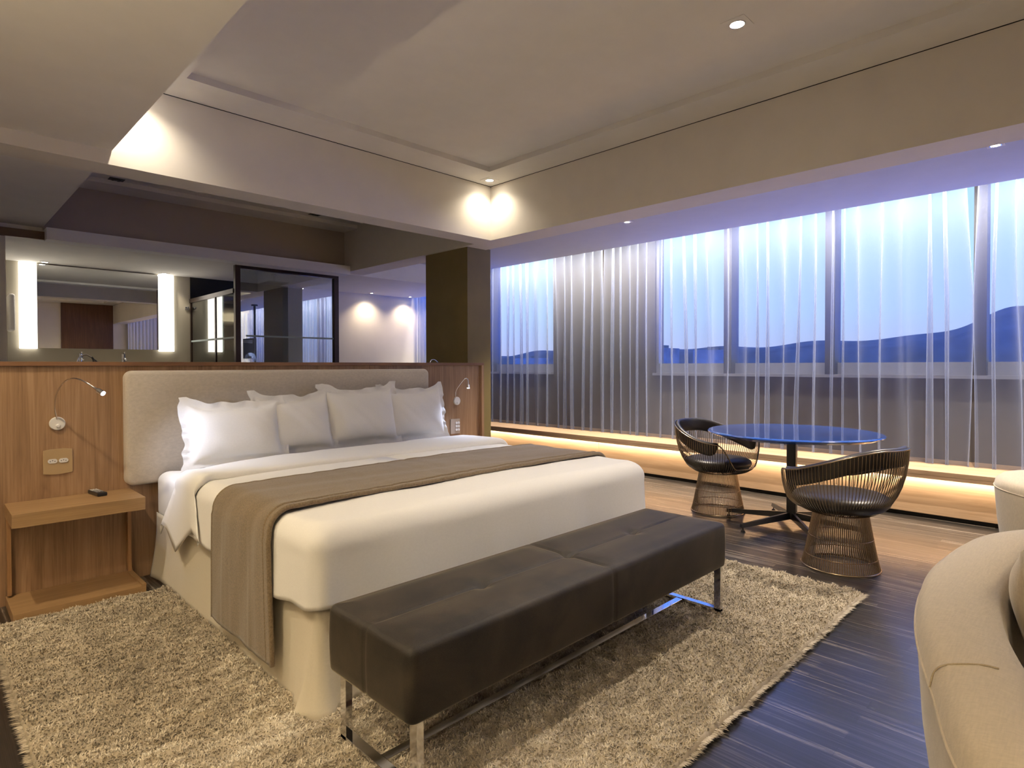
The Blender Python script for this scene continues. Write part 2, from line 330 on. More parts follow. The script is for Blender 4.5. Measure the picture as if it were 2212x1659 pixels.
# ------------------------------------------------------------------ city outside, beyond the curtain
rs = random.Random(3)
hb = MB(); N = 500; top = []
for i in range(N+1):
    y = -700+1500*i/N; h = 15+3.5*math.sin(y*0.006+0.4)+2.5*math.sin(y*0.021)+1.2*math.sin(y*0.09)
    h += 15*math.exp(-((y-44)/22)**2)*(1 if y > 44 else 1)+8*math.exp(-((y-5)/40)**2)
    top.append((y, h))
G = [[(400, y, -22) for y, h in top], [(430, y, h*0.55) for y, h in top], [(470, y, h) for y, h in top], [(560, y, h*0.6) for y, h in top]]
hb.grid(G).build('hill', M['hill'], smooth=True, kind='structure')
LB = [(240, 16, 7, 16, 'tall hazy building outside at the right edge of the picture, right of the curtain slit'),
      (232, 118, 14, 9, 'low hazy building outside, just left of the slit between curtains'), (245, 150, 9, 11, 'narrow hazy building outside in the middle of the second pane from the right'),
      (255, 186, 10, 9.5, 'small hazy building outside, just right of the widest window post'), (240, 232, 16, 6.5, 'low wide hazy building outside, behind the table top, left of the widest post'),
      (258, 288, 13, 8.5, 'hazy building outside above the far wire armchair'), (242, 345, 16, 7.5, 'faint hazy building outside next to the solid wall pier')]
for i, (x, y, w_, h, lab) in enumerate(LB):
    b_ = MB().box(x, x+12, y-w_/2, y+w_/2, -12, h*0.85); b_.box(x+3, x+7, y-w_*0.2, y+w_*0.15, h*0.85, h*0.85+1.4)
    o = b_.build('far_building', M['city'])
    tag(o, lab, 'building', 'distant city buildings')

# ------------------------------------------------------------------ window seat
t = thing('window_seat', 'long low oak ledge seat under the curtained window with a glowing front', 'window seat', (5.78, 0, 0))
t.location = (0, 0, 0)
def strip(xa, xb, za, zb, nm, mt, cuts):
    for a, b_ in zip(cuts[:-1], cuts[1:]):
        bx(nm, mt, (xa, xb, a+0.0015, b_-0.0015, za, zb), t, bevel=0.002)
bx('seat_top', M['oak_y'], (5.69, XEAST, YSOUTH, YBACK-0.03, 0.362, 0.40), t, bevel=0.003)
bx('fascia', M['oak_y'], (5.69, 5.708, YSOUTH, YBACK-0.03, 0.335, 0.362), t)
strip(5.78, 5.80, 0.035, 0.362, 'front_panel', M['oak_y'], [YSOUTH, -1.6, 1.37, 4.34, 7.3, YBACK-0.03])
bx('plinth', M['gap_dark'], (5.80, 5.83, YSOUTH, YBACK-0.03, 0.0, 0.06), t)
# pelmet LED strips (the visible emitters)
o = bx('led_strip', emit('cove_led', (1.0, 0.88, 0.66), 14), (5.83, 5.86, YSOUTH+0.1, 6.6, 2.70, 2.712)); tag(o, 'bright linear strip light recessed along the top of the curtains', 'strip light')
o = bx('led_strip', emit('ledge_led', (1.0, 0.82, 0.58), 8), (5.71, 5.725, YSOUTH+0.1, YBACK-0.1, 0.352, 0.36)); tag(o, 'warm strip light tucked under the lip of the oak window ledge', 'strip light')

# ------------------------------------------------------------------ sheer curtains
def curtain(y0, y1, label, seed, edge0=None, edge1=None, per=0.15, wrap=0.0):
    r_ = random.Random(seed); n = int((y1-y0)/0.006); Z = [0.402, 0.5, 0.7, 0.95, 1.2, 1.5, 1.8, 2.1, 2.35, 2.55, 2.7, 2.845]
    ks = [(2*PI/per*r_.uniform(0.8, 1.25), r_.uniform(0, 6.28), r_.uniform(0.5, 1)) for _ in range(3)]
    ks += [(2*PI/(per*3.1), r_.uniform(0, 6.28), 0.9), (2*PI/(per*6.7), r_.uniform(0, 6.28), 0.7)]
    warp = [(r_.uniform(1.2, 3.0), r_.uniform(0, 6.28), r_.uniform(0.02, 0.05)) for _ in range(4)]
    G = []
    for z in Z:
        row = []; zz = (z-0.4)/2.45
        for i in range(n+1):
            u = i/n; y = y0+(y1-y0)*u
            ph = 2*PI*y/per + 1.7*math.sin(y*3.1+seed+zz*0.5) + 1.1*math.sin(y*7.9+seed*2-zz*0.7) + 0.8*math.sin(y*17+zz*1.2)
            k_ = 0.55+0.45*math.sin(y*4.3+seed)*math.cos(y*9.1+1.3*zz+seed)
            b_ = (0.020+0.030*k_)*(1.15-0.35*zz)
            yo = y+b_*math.sin(ph+0.25*math.sin(zz*5+y*2))
            amp = 0.018+0.026*k_
            e = min(1, min(u, 1-u)/0.02)
            if edge0 and u < 0.12: yo += edge0(z)*(1-u/0.12)**1.5
            if edge1 and u > 0.88: yo += edge1(z)*((u-0.88)/0.12)**1.5
            w_ = max(0.0, min(1.0, (y-7.35)/0.75)); row.append((6.13+amp*math.cos(ph)-wrap*w_*w_*(3-2*w_), yo, z))
        G.append(row)
    o = MB().grid(G).build('sheer_curtain', M['sheer'], smooth=True); return tag(o, label, 'curtain')
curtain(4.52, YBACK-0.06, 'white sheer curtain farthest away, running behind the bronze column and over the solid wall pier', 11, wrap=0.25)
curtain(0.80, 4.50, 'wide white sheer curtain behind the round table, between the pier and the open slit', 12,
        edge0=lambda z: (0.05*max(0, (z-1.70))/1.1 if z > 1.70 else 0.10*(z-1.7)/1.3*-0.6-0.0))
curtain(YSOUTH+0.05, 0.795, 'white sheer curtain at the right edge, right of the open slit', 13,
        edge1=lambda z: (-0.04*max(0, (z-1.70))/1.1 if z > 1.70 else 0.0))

G = []
for z in (0.402, 0.9, 1.5, 2.1, 2.6):
    G.append([(4.0+2.05*i/300+0.02*math.sin(i*0.55+z*0.2), -2.30+0.03*math.cos(i*0.55+0.8*math.sin(i*0.05)), z) for i in range(301)])
o = MB().grid(G).build('sheer_curtain', M['white_linen'], smooth=True); tag(o, 'pleated pale curtain reflected in the right part of the bathroom mirror', 'curtain')

# ------------------------------------------------------------------ downlights
def spot(name, loc, power, color, size, blend=0.6, aim=(0, 0, -1), rad=0.03, parent=None):
    l = bpy.data.lights.new(name, 'SPOT'); l.energy = power; l.color = color; l.spot_size = math.radians(size); l.spot_blend = blend; l.shadow_soft_size = rad
    o = bpy.data.objects.new(name, l); COL.objects.link(o); o.location = loc
    o.rotation_euler = Vector(aim).to_track_quat('-Z', 'Y').to_euler()
    if parent: o.parent = parent
    return o
def downlight(x, y, z, label, power, color=WARM, size=80, aim=(0, 0, -1), lit=True, s=0.058, em=None, group=None, blend=0.6):
    t = thing('downlight', label, 'ceiling light', (x, y, z), 0, group)
    m_ = MB(); seg = 32; r = s*0.62; v = []; f = []
    for k in range(seg):
        a = 2*PI*k/seg; ca, sa = math.cos(a), math.sin(a); q = s/max(abs(ca), abs(sa)); v += [(r*ca, r*sa, -0.003), (q*ca, q*sa, -0.003), (q*ca, q*sa, 0.0)]
    for k in range(seg):
        a, b_ = 3*k, 3*((k+1) % seg); f += [(a, a+1, b_+1, b_), (a+1, a+2, b_+2, b_+1)]
    m_.add(v, f).build('trim_plate', M['ceil'] if lit else M['black'], t)
    MB().tube([(r*math.cos(2*PI*k/24), r*math.sin(2*PI*k/24), -0.004) for k in range(24)], 0.0035, 6, closed=True).build('ring', M['chrome'] if lit else M['black'], t, smooth=True)
    MB().cyl(0, 0, -0.0045, -0.0015, r*0.86, 28).build('lamp_lens', (em or M['led_white']) if lit else M['black'], t)
    if lit: spot('downlight_beam', (0, 0, -0.02), power, color, size, blend, aim, 0.025, t)
    return t
downlight(2.84, 1.30, ZC+0.04, 'square recessed downlight in the raised ceiling panel above the velvet bench', 230, NEUT, 94, aim=(0, 0.04, -1))
downlight(0.95, 1.30, ZC+0.04, 'recessed downlight above the near end of the velvet bench, just above the picture', 170, NEUT, 84, aim=(0, 0.12, -1), group='downlights outside the view')
downlight(3.55, 3.84, ZC, 'square recessed downlight in the ceiling corner above the far bedside', 22, (1, 0.88, 0.70), 135, blend=1.0)
downlight(0.88, 3.80, ZC, 'recessed ceiling light just behind the low ceiling edge, washing the beam', 32, (1, 0.88, 0.70), 135, blend=1.0)
downlight(4.83, 3.29, ZBAY, 'tiny bright downlight in the blue bay ceiling nearer the column', 400, NEUT, 100, s=0.045)
downlight(4.80, 0.53, ZBAY, 'tiny bright downlight in the blue bay ceiling at the right edge', 400, NEUT, 100, s=0.045)
downlight(4.95, 8.02, ZR, 'small downlight grazing the far pale wall, left one of two', 34, (1, 0.80, 0.56), 125, blend=1.0, s=0.04, aim=(0, 0.05, -1))
downlight(5.66, 8.02, ZR, 'small downlight grazing the far pale wall beside the curtain', 34, (1, 0.80, 0.56), 125, blend=1.0, s=0.04, aim=(0, 0.05, -1))
downlight(0.98, 8.05, ZR, 'recessed downlight over the left end of the lit bathroom mirror', 20, NEUT, 110, s=0.05)
downlight(2.12, 8.05, ZR, 'recessed downlight over the right end of the lit bathroom mirror', 20, NEUT, 110, s=0.05)
downlight(1.27, 6.25, ZC+0.04, 'dark unlit round ceiling spot above the bathroom, left one', 0, lit=False)
downlight(3.10, 6.15, ZC+0.04, 'dark unlit round ceiling spot above the bathroom near the right beam', 0, lit=False)
for x, y, z, p, lab in ((1.3, -1.2, ZC+0.04, 32, 'over the back of the room nearer the entrance'), (2.84, -1.2, ZC+0.04, 32, 'over the back of the room nearer the windows'),
                        (-0.15, 3.25, ZL, 85, 'in the low ceiling beside the walnut partition'), (-0.45, 1.9, ZL, 95, 'in the low ceiling beside the rug'), (-0.45, -0.3, ZL, 60, 'in the low ceiling behind the camera')):
    downlight(x, y, z, 'recessed warm downlight out of frame, ' + lab, p, (1.0, 0.82, 0.56), 120, group='downlights outside the view')

# ------------------------------------------------------------------ wood headboard wall
t = thing('headboard_wall', 'half-height walnut veneer partition wall behind the bed with a thin top cap', 'partition', (0, 0, 0))
PX = [-1.5, 0.84, 3.61]
bx('panel', M['panel'], (-1.5, 3.61, 4.04, 4.16, 0, 1.245), t)
bx('top_cap', M['oak_x'] if False else wood('walnut_x', (0.13, 0.06, 0.03), (0.20, 0.10, 0.05), (0.27, 0.14, 0.07), 0, 0.42), (-1.5, 3.64, 4.018, 4.185, 1.245, 1.268), t, bevel=0.0015)
bx('end_board', M['panel'], (3.612, 3.64, 4.018, 4.185, 0, 1.245), t, bevel=0.0015)

# ------------------------------------------------------------------ soft shapes
def urect(x0, x1, y0, y1, r, ns=60, nf=60, nc=10):      # open U path: left side (head->foot), foot, right side (foot->head)
    P = []
    r = max(0.0, min(r, (x1-x0)/2-1e-4))
    for i in range(ns): P.append((x0, y1+(y0+r-y1)*i/ns, -1, 0))
    for i in range(nc+1):
        a = PI+PI/2*i/nc; P.append((x0+r+r*math.cos(a), y0+r+r*math.sin(a), math.cos(a), math.sin(a)))
    for i in range(1, nf): P.append((x0+r+(x1-x0-2*r)*i/nf, y0, 0, -1))
    for i in range(nc+1):
        a = 1.5*PI+PI/2*i/nc; P.append((x1-r+r*math.cos(a), y0+r+r*math.sin(a), math.cos(a), math.sin(a)))
    for i in range(1, ns+1): P.append((x1, y0+r+(y1-y0-r)*i/ns, 1, 0))
    return P
def hsh(i):
    return (math.sin(i*127.1)*43758.5453) % 1
def sn(x, seed=0):       # smooth 1-D noise
    i = math.floor(x); f = x-i; f = f*f*(3-2*f); return (hsh(i+seed*57)*(1-f)+hsh(i+1+seed*57)*f)*2-1
def drape(x0, x1, y0, y1, ztop, zhem, r=0.07, rc=0.07, wr=0.006, seed=0, flare=0.01, hem=None, close_head=False):
    G = []; half = (x1-x0)/2
    ds = [half-1e-3, half*0.85, half*0.7, half*0.55, half*0.42, half*0.30, 0.25, 0.18, 0.13, 0.10, r]
    prof = [(d, ztop) for d in ds]
    for k in range(1, 9):
        a = PI/2*k/8; prof.append((r-r*math.sin(a), ztop-r+r*math.cos(a)))
    nz = 12
    for k in range(1, nz+1):
        prof.append((-flare*(k/nz)**1.3, ('d', k/nz)))
    base = urect(x0, x1, y0, y1, rc)
    for d, z in prof:
        row = []
        P = urect(x0+max(d, 0), x1-max(d, 0), y0+max(d, 0), y1, max(0.012, rc-max(d, 0)*0.35))
        for i, (x, y, nx, ny) in enumerate(P):
            bxp = base[i]; u = i/len(P)
            if isinstance(z, tuple):
                h = hem(bxp[0], bxp[1], u) if hem else zhem
                zz = ztop-r+(h-(ztop-r))*z[1]; k = z[1]
                w = wr*(sn(u*42, seed)+0.6*sn(u*90, seed+1))*(0.25+k)
                off = -d+w
                row.append((x+bxp[2]*off, y+bxp[3]*off, zz+0.003*sn(u*60, seed+3)*k))
            else:
                w = 0.0035*(sn(x*5+y*3, seed)+sn(y*7-x*4, seed+2)) if d > 0.06 else 0
                row.append((x, y, z+w+0.012*math.sin(PI*max(0, min(1, (x-x0)/(x1-x0))))*min(1, max(0, d)/0.2)))
        G.append(row)
    return MB().grid(G, flip=True)

# ------------------------------------------------------------------ bed
bed = thing('bed', 'king-size bed in white linen with a beige valance, standing on the shag rug', 'bed', (0, 0, 0))
BX0, BX1, BY0, BY1 = 1.0, 3.06, 1.99, 3.965
m_ = MB(); G = []
def mattress():
    rings = []; n = 18
    for k in range(9):
        a = PI/2*k/8; rings.append((0.05-0.05*math.sin(a), 0.345-0.0+0.05-0.05*math.cos(a)))
    for z in (0.45, 0.52): rings.append((0.0, z))
    for k in range(9):
        a = PI/2*k/8; rings.append((0.06-0.06*math.cos(a), 0.565+0.06*math.sin(a)))
    rings += [(0.2, 0.63), (0.6, 0.632), (1.0, 0.632)]
    G = []
    for d, z in rings:
        U = urect(BX0+d, BX1-d, BY0+d, BY1-min(d, 0.3), max(0.0, 0.08-d), 20, 20, 6); G.append([(x, y, z) for x, y, _, _ in U])
    return G
MB().grid(mattress()).build('mattress', M['white_linen'], bed, smooth=True)
bx('base', M['skirt'], (BX0+0.03, BX1-0.03, BY0+0.03, BY1, 0.03, 0.36), bed, bevel=0.01)
# valance: hangs from under the mattress to the rug with a pleat at the foot corners
def valance():
    G = []; P = urect(BX0-0.004, BX1+0.004, BY0-0.015, BY1, 0.03, 80, 80, 8)
    nzs = 14
    for k in range(nzs+1):
        q = k/nzs; z = 0.385+(0.016-0.385)*q; row = []
        for i, (x, y, nx, ny) in enumerate(P):
            u = i/len(P); off = 0.004+0.022*q*q+0.005*sn(u*30, 4)*q+0.003*sn(u*70, 5)*q
            dc = math.hypot(x-BX0, y-BY0); off += 0.045*math.exp(-(dc/0.09)**2)*q**2.2*(1+0.4*math.sin(dc*90))
            dh = abs(y-BY1) if x < BX0+0.1 else 9; off += 0.022*math.exp(-(dh/0.08)**2)*q**2
            zz = z+(0.02*math.exp(-(dc/0.2)**2)*q if False else 0)
            row.append((x+nx*off, y+ny*off, zz))
        G.append(row)
    return G
MB().grid(valance(), flip=True).build('valance', M['skirt'], bed, smooth=True, solid=0.003, label='beige bed skirt reaching the rug')

def duvet_hem(x, y, u):
    if x < BX0+0.1:
        return 0.40-0.05*max(0, (3.1-y)) + 0.10*max(0, 2.35-y) + 0.006*sn(y*9, 3)
    return 0.345+0.006*sn(x*8, 4)+0.02*math.exp(-((x-1.0)/0.15)**2)
dv = thing('duvet', 'white bedspread covering the bed, tucked over the foot end', 'bedding', (0, 0, 0))
drape(BX0-0.035, BX1+0.035, BY0-0.035, 3.45, 0.668, 0.36, 0.085, 0.07, 0.0055, 1, 0.012, duvet_hem).build('cover', M['white_linen'], dv, smooth=True, solid=0.006)
# turned-down top fold with a hanging corner
def cuff():
    G = []; y0, y1 = 3.17, 3.68
    ys = [y0-0.002, y0-0.012, y0-0.006, y0+0.01, y0+0.08, y0+0.18, y0+0.3, y0+0.42, y1-0.02, y1, y1-0.004]
    dz = [0.002, 0.018, 0.034, 0.042, 0.044, 0.042, 0.040, 0.036, 0.028, 0.012, -0.03]
    xs = []
    path = []
    # across: left hang -> top -> right hang
    for k in range(14): path.append(('L', 1-k/14))
    for k in range(61): path.append(('T', k/60))
    for k in range(1, 15): path.append(('R', k/14))
    for y, d in zip(ys, dz):
        row = []; v = (y-y0)/(y1-y0)
        for kind, q in path:
            zt = 0.662+d
            wob = 0.004*sn(q*14+v*3, 8)
            if kind == 'T':
                x = BX0+0.03+(BX1-BX0-0.06)*q
                nar = math.exp(-((x-1.03)/0.32)**2)          # the fold narrows towards its hanging corner
                yq = y-0.20*nar*v
                row.append((x, yq+0.012*sn(x*2.2, 6)+0.006*sn(x*7, 5), zt+wob+0.003*sn(x*5, 2)))
            else:
                s = 1 if kind == 'R' else -1
                x_e = BX1-0.03 if s > 0 else BX0+0.03; rr = 0.075
                L = (0.20+0.12*math.exp(-((v-0.6)/0.22)**2)+0.025*v) if s < 0 else 0.24
                yq = y-(0.20*v if s < 0 else 0)
                if q < 0.35:
                    a = PI/2*q/0.35; px_ = x_e+s*(rr*math.sin(a)); pz = zt-rr+rr*math.cos(a); g = 0
                else:
                    g = (q-0.35)/0.65; px_ = x_e+s*(rr+0.022*g+0.014*sn(v*3+g*2, 9)*g); pz = zt-rr-L*g
                yy = yq+((0.30*v-0.12)*g if s < 0 else 0)
                row.append((px_, yy+wob, pz+(0.016*math.sin(v*PI*3)*g if s < 0 else 0)))
        G.append(row)
    return MB().grid(G)
cuff().build('turned_down_fold', M['white_linen'], dv, smooth=True, solid=0.005, label='turned-down sheet fold hanging over the side')

# bed runner
def runner():
    x0, x1 = BX0-0.052, BX1+0.052; zt = 0.687; r = 0.095; path = []
    for k in range(26): path.append((x0-0.004-0.012*(1-k/26), 0.115+(zt-r-0.115)*k/26, k/26*0.4))
    for k in range(11):
        a = PI-PI/2*k/10; path.append((x0+r+r*math.cos(a), zt-r+r*math.sin(a), 0.4))
    for k in range(1, 70): path.append((x0+r+(x1-x0-2*r)*k/70, zt+0.010*math.sin(PI*k/70)+0.002*sn(k*0.7, 3), 0.5))
    for k in range(11):
        a = PI/2-PI/2*k/10; path.append((x1-r+r*math.cos(a), zt-r+r*math.sin(a), 0.6))
    for k in range(1, 20): path.append((x1+0.01*k/20, zt-r-0.42*k/20, 0.8))
    n = 60; G = []; eds = [[], []]
    for j in range(n+1):
        row = []; v = j/n
        for i, (x, z, q) in enumerate(path):
            side = max(0, 1-i/30.0)
            yb, yf = 2.865-0.01*side, 2.275-0.06*side
            y = yf+(yb-yf)*v
            rip = 0.0012*sn(v*26+0.6*sn(i*0.08, 2), 12)*(0.3+side)+0.005*sn(v*6+i*0.05, 7)
            nx, nz = (-1, 0) if i < 26 else ((0, 1) if i < 110 else (1, 0))
            if 26 <= i < 37: a = PI-PI/2*(i-26)/10; nx, nz = math.cos(a), math.sin(a)
            row.append((x+nx*rip, y, z+nz*rip*0.8))
        G.append(row)
    return G
RG = runner(); rn = thing('bed_runner', 'brown wool runner laid across the white bed and hanging down its side', 'bed runner', (0, 0, 0))
MB().grid(RG).build('cloth', M['runner'], rn, smooth=True, solid=0.014)
for row in (RG[0], RG[-1]):
    MB().tube([(p[0], p[1], p[2]) for p in row], 0.0105, 8).build('piped_edge', M['runner'], rn, smooth=True)
MB().tube([(p[0], p[1], p[2]+0.004) for p in RG[4]], 0.0095, 8).build('piped_edge', M['runner'], rn, smooth=True)

# pillows
def pillow(w, h, th, fl, seed):
    n = 34; F_ = []; B_ = []
    us = [-1-fl*2/w, -1-fl/w, -1.0] + [-1+2*i/n for i in range(1, n)] + [1.0, 1+fl/w, 1+fl*2/w]
    vs = [-1-fl*2/h, -1-fl/h, -1.0] + [-1+2*i/n for i in range(1, n)] + [1.0, 1+fl/h, 1+fl*2/h]
    for v in vs:
        rf, rb = [], []
        for u in us:
            iu, iv = min(1, abs(u)), min(1, abs(v))
            t_ = (max(0, 1-iu**3.2)*max(0, 1-iv**3.2))**0.55
            x = u*w/2*(1-0.035*(1-v*v if abs(v) < 1 else 0)); z = v*h/2*(1-0.07*(1-u*u if abs(u) < 1 else 0))
            e = 1 if (abs(u) > 1 or abs(v) > 1) else 0
            wv = 0.010*sn((u*3+v*5)*1.7+seed*3.1, seed)*e + 0.004*sn(u*5+v*3, seed+1)*t_
            ro = 0.018*sn(v*3.3+seed, seed+4) if abs(u) > 1 else 0
            zo = 0.014*sn(u*3.7+seed, seed+5) if abs(v) > 1 else 0
            cz = 0.03*(iu**6)*(1 if v > 0 else -0.3) if abs(v) > 0.9 else 0
            y = th*0.5*t_
            rf.append((x+ro*(1 if u > 0 else -1), -y-0.0015+wv, z+zo+cz)); rb.append((x+ro*(1 if u > 0 else -1), y+0.0015+wv, z+zo+cz))
        F_.append(rf); B_.append(rb)
    m_ = MB(); m_.grid(F_); m_.grid(B_, flip=True)
    return m_
for (cx, cy, cz, w_, h_, lean, rz, lab, sd) in (
    (1.375, 3.755, 0.835, 0.52, 0.31, 15, -3, 'white pillow nearest the lit reading lamp, leftmost and frontmost on the bed', 1),
    (1.765, 3.80, 0.855, 0.50, 0.33, 14, 2, 'white pillow second from the left, partly behind the leftmost one', 2),
    (2.28, 3.835, 0.875, 0.56, 0.36, 13, 1, 'white pillow third from the left with an upright pointed corner', 3),
    (2.76, 3.87, 0.865, 0.58, 0.35, 11, 3, 'white pillow at the far right end, beside the walnut panel', 4)):
    p = thing('pillow', lab, 'pillow', (cx, cy, cz), math.radians(rz), 'pillows leaning on the headboard')
    p.rotation_euler = (math.radians(-lean), 0, math.radians(rz))
    pillow(w_, h_, 0.15, 0.045, sd).build('pillowcase', M['white_linen'], p, smooth=True, weld=True)

# upholstered headboard pad with rounded corners
def pad(x0, x1, z0, z1, y, th, rc):
    G = []
    def ring(d):
        r = max(rc-d, 0.002); P = []
        for (cx, cz, a0) in ((x1-d-r, z1-d-r, 0), (x0+d+r, z1-d-r, PI/2), (x0+d+r, z0+d+r, PI), (x1-d-r, z0+d+r, 1.5*PI)):
            for k in range(9):
                a = a0+PI/2*k/8; P.append((cx+r*math.cos(a), cz+r*math.sin(a)))
        return P
    pr = [(0.004, 0), (0, 0.01), (0, th-0.02), (0.004, th-0.010), (0.012, th-0.003), (0.025, th), (0.12, th+0.004), (0.30, th+0.005)]
    for d, q in pr: G.append([(px_, y-q, pz) for px_, pz in ring(d)])
    m_ = MB(); m_.grid(G, closeu=True); n = len(G[-1]); s0 = len(m_.v)-n; m_.f.append(tuple(range(s0, s0+n))); m_.mi.append(0)
    return m_
o = pad(0.84, 2.992, 0.553, 1.217, 4.038, 0.066, 0.045).build('headboard', M['headboard'], smooth=True); tag(o, 'long beige linen upholstered headboard pad fixed to the walnut partition', 'headboard')

# ------------------------------------------------------------------ bedside tables
def nightstand(x0, x1, label, mir=False):
    t = thing('nightstand', label, 'nightstand', (x0, 4.04, 0)); L = x1-x0
    bx('table_top', M['oak_x'], (0, L, -0.34, -0.002, 0.465, 0.533), t, bevel=0.0015)
    bx('back_post', M['oak_z'], (L-0.022, L-0.004, -0.048, -0.002, 0.062, 0.465), t)
    bx('back_post', M['oak_z'], (0.004, 0.022, -0.048, -0.002, 0.062, 0.465), t)
    bx('lower_shelf', M['oak_x'], (0, L, -0.34, -0.002, 0.0, 0.052), t, bevel=0.0015)
    bx('side_lip', M['oak_x'], (L-0.02, L, -0.34, -0.05, 0.052, 0.062), t)
    return t
nightstand(0.312, 0.872, 'oak bedside table with a lower shelf left of the bed, a remote control on it')
nightstand(3.20, 3.745, 'oak bedside table beyond the bed at the column, only its far corner showing')

# remote control
t = thing('remote_control', 'black remote control lying on the oak bedside table', 'remote control', (0.70, 3.955, 0.533), math.radians(8))
MB().box(-0.024, 0.024, -0.075, 0.075, 0.0, 0.021).build('body', M['black'], t, bevel=0.006, segs=3)
for i in range(3):
    for j in range(5):
        bx('button', M['silver'] if j > 1 else M['white_pl'], (-0.017+i*0.0125, -0.009+i*0.0125, 0.058-j*0.022-0.006, 0.058-j*0.022+0.004, 0.021, 0.0235), t)

# ------------------------------------------------------------------ wall plates
def stadium(cx, cz, w_, h_, y0, y1, n=10):
    v = []; r = h_/2
    for s in (1, -1):
        for k in range(n+1):
            a = (-PI/2+PI*k/n) if s > 0 else (PI/2+PI*k/n); v.append((cx+s*(w_/2-r)+r*math.cos(a), cz+r*math.sin(a)))
    m = len(v); V = [(x, y0, z) for x, z in v]+[(x, y1, z) for x, z in v]
    return V, [(i, (i+1) % m, m+(i+1) % m, m+i) for i in range(m)]+[tuple(range(m)), tuple(range(2*m-1, m-1, -1))]
t = thing('socket_plate', 'champagne-coloured double power socket plate on the walnut wall above the bedside table', 'power socket', (0.537, 4.04, 0.727))
G = []
for i in range(2):
    G.append([(-0.065+0.13*k/12, -0.001-(0.009 if i else 0), 0) for k in range(13)])
m_ = MB(); V = []; n = 12
for y in (0.0, -0.008):
    for s in (1, -1):
        for k in range(n+1):
            x = (-0.064+0.128*k/n)*s; V.append((x, y, s*(0.063+0.006*(1-(x/0.064)**2))))
q = 2*(n+1); m_.add(V, [(i, (i+1) % q, q+(i+1) % q, q+i) for i in range(q)]+[tuple(range(q)), tuple(range(2*q-1, q-1, -1))]); m_.build('plate', M['beige_pl'], t, bevel=0.001)
for cx in (-0.024, 0.024):
    v, f = stadium(cx, 0.004, 0.042, 0.023, -0.012, -0.008); so = MB().add(v, f).build('socket', M['white_pl'], t)
    h = MB()
    for hx, hz in ((-0.010, 0.003), (0, 0.007), (0.010, 0.003)):
        v, f = stadium(cx+hx, hz, 0.0045, 0.0044, -0.0125, -0.0115, 6); h.add(v, f)
    h.build('pin_holes', M['black'], so)
t = thing('switch_plate', 'small beige switch plate with six white rockers on the walnut wall right of the pillows', 'light switch', (3.315, 4.04, 0.715))
bx('plate', plain('taupe_plate', (0.42, 0.34, 0.27), 0.4), (-0.052, 0.052, -0.008, 0, -0.064, 0.064), t, bevel=0.001)
for i in range(2):
    for j in range(3):
        v, f = stadium(0.012+i*0.024, -0.03+j*0.03, 0.021, 0.021, -0.013, -0.008); MB().add(v, f).build('rocker', M['white_pl'], t)

# ------------------------------------------------------------------ reading lamps
def catmull(P, m=10):
    P = [Vector(p) for p in P]; Q = [P[0]*2-P[1]]+P+[P[-1]*2-P[-2]]; out = []
    for i in range(1, len(Q)-2):
        for k in range(m):
            s = k/m; a, b_, c_, d = Q[i-1], Q[i], Q[i+1], Q[i+2]
            out.append(0.5*((2*b_)+(-a+c_)*s+(2*a-5*b_+4*c_-d)*s*s+(-a+3*b_-3*c_+d)*s*s*s))
    out.append(P[-1]); return out
def reading_lamp(base, neck, tip, label, power, size=62, col=M['chrome'], led='led_cool', baseon=True):
    t = thing('reading_lamp', label, 'reading lamp', base)
    b0 = Vector(base)
    if baseon:
        m_ = MB(); seg = 32; v = []; f = []
        for r, y in ((0.036, 0.0), (0.036, -0.009), (0.033, -0.013), (0.0, -0.014)):
            for k in range(seg): v.append((r*math.cos(2*PI*k/seg), y, r*math.sin(2*PI*k/seg)))
        for i in range(3):
            for k in range(seg): k2 = (k+1) % seg; f.append((i*seg+k, i*seg+k2, (i+1)*seg+k2, (i+1)*seg+k))
        m_.add(v, f).build('base', M['white_pl'], t, smooth=False)
        m_ = MB(); v = []; f = []
        for r, y in ((0.010, -0.013), (0.010, -0.020), (0.007, -0.022), (0, -0.022)):
            for k in range(16): v.append((0.002+r*math.cos(2*PI*k/16), y, -0.012+r*math.sin(2*PI*k/16)))
        for i in range(3):
            for k in range(16): k2 = (k+1) % 16; f.append((i*16+k, i*16+k2, (i+1)*16+k2, (i+1)*16+k))
        m_.add(v, f).build('switch', M['white_pl'], t)
    else:
        MB().box(-0.03, 0.03, -0.001, 0.012, -0.03, 0.03).build('base', M['white_pl'], t)
    N_ = [Vector(p)-b0 for p in neck]; pts = catmull(N_, 10)
    MB().tube(pts, 0.0042, 10).build('gooseneck', M['chrome'], t, smooth=True)
    a = pts[-1]; tp = Vector(tip)-b0; d = (tp-a).normalized(); L = (tp-a).length
    MB().tube([a-d*0.004, a+d*L*0.25, a+d*L*0.45, a+d*L], [0.005, 0.006, 0.0115, 0.0125], 20).build('lamp_head', col, t, smooth=False)
    MB().tube([a+d*(L+0.0005), a+d*(L+0.003)], 0.0112, 20).build('lens', M[led], t)
    if power: spot('reading_beam', a+d*(L+0.012), power, COOL, size, 0.75, None or d, 0.008, t)
    return t
reading_lamp((0.536, 4.04, 0.933), [(0.534, 4.03, 0.955), (0.520, 3.99, 1.023), (0.519, 3.91, 1.10), (0.538, 3.83, 1.16), (0.567, 3.75, 1.18), (0.602, 3.69, 1.165), (0.636, 3.65, 1.134)],
             (0.667, 3.61, 1.105), 'gooseneck reading lamp with lit cool-white head on the walnut wall above the socket', 0, led='led_cool')
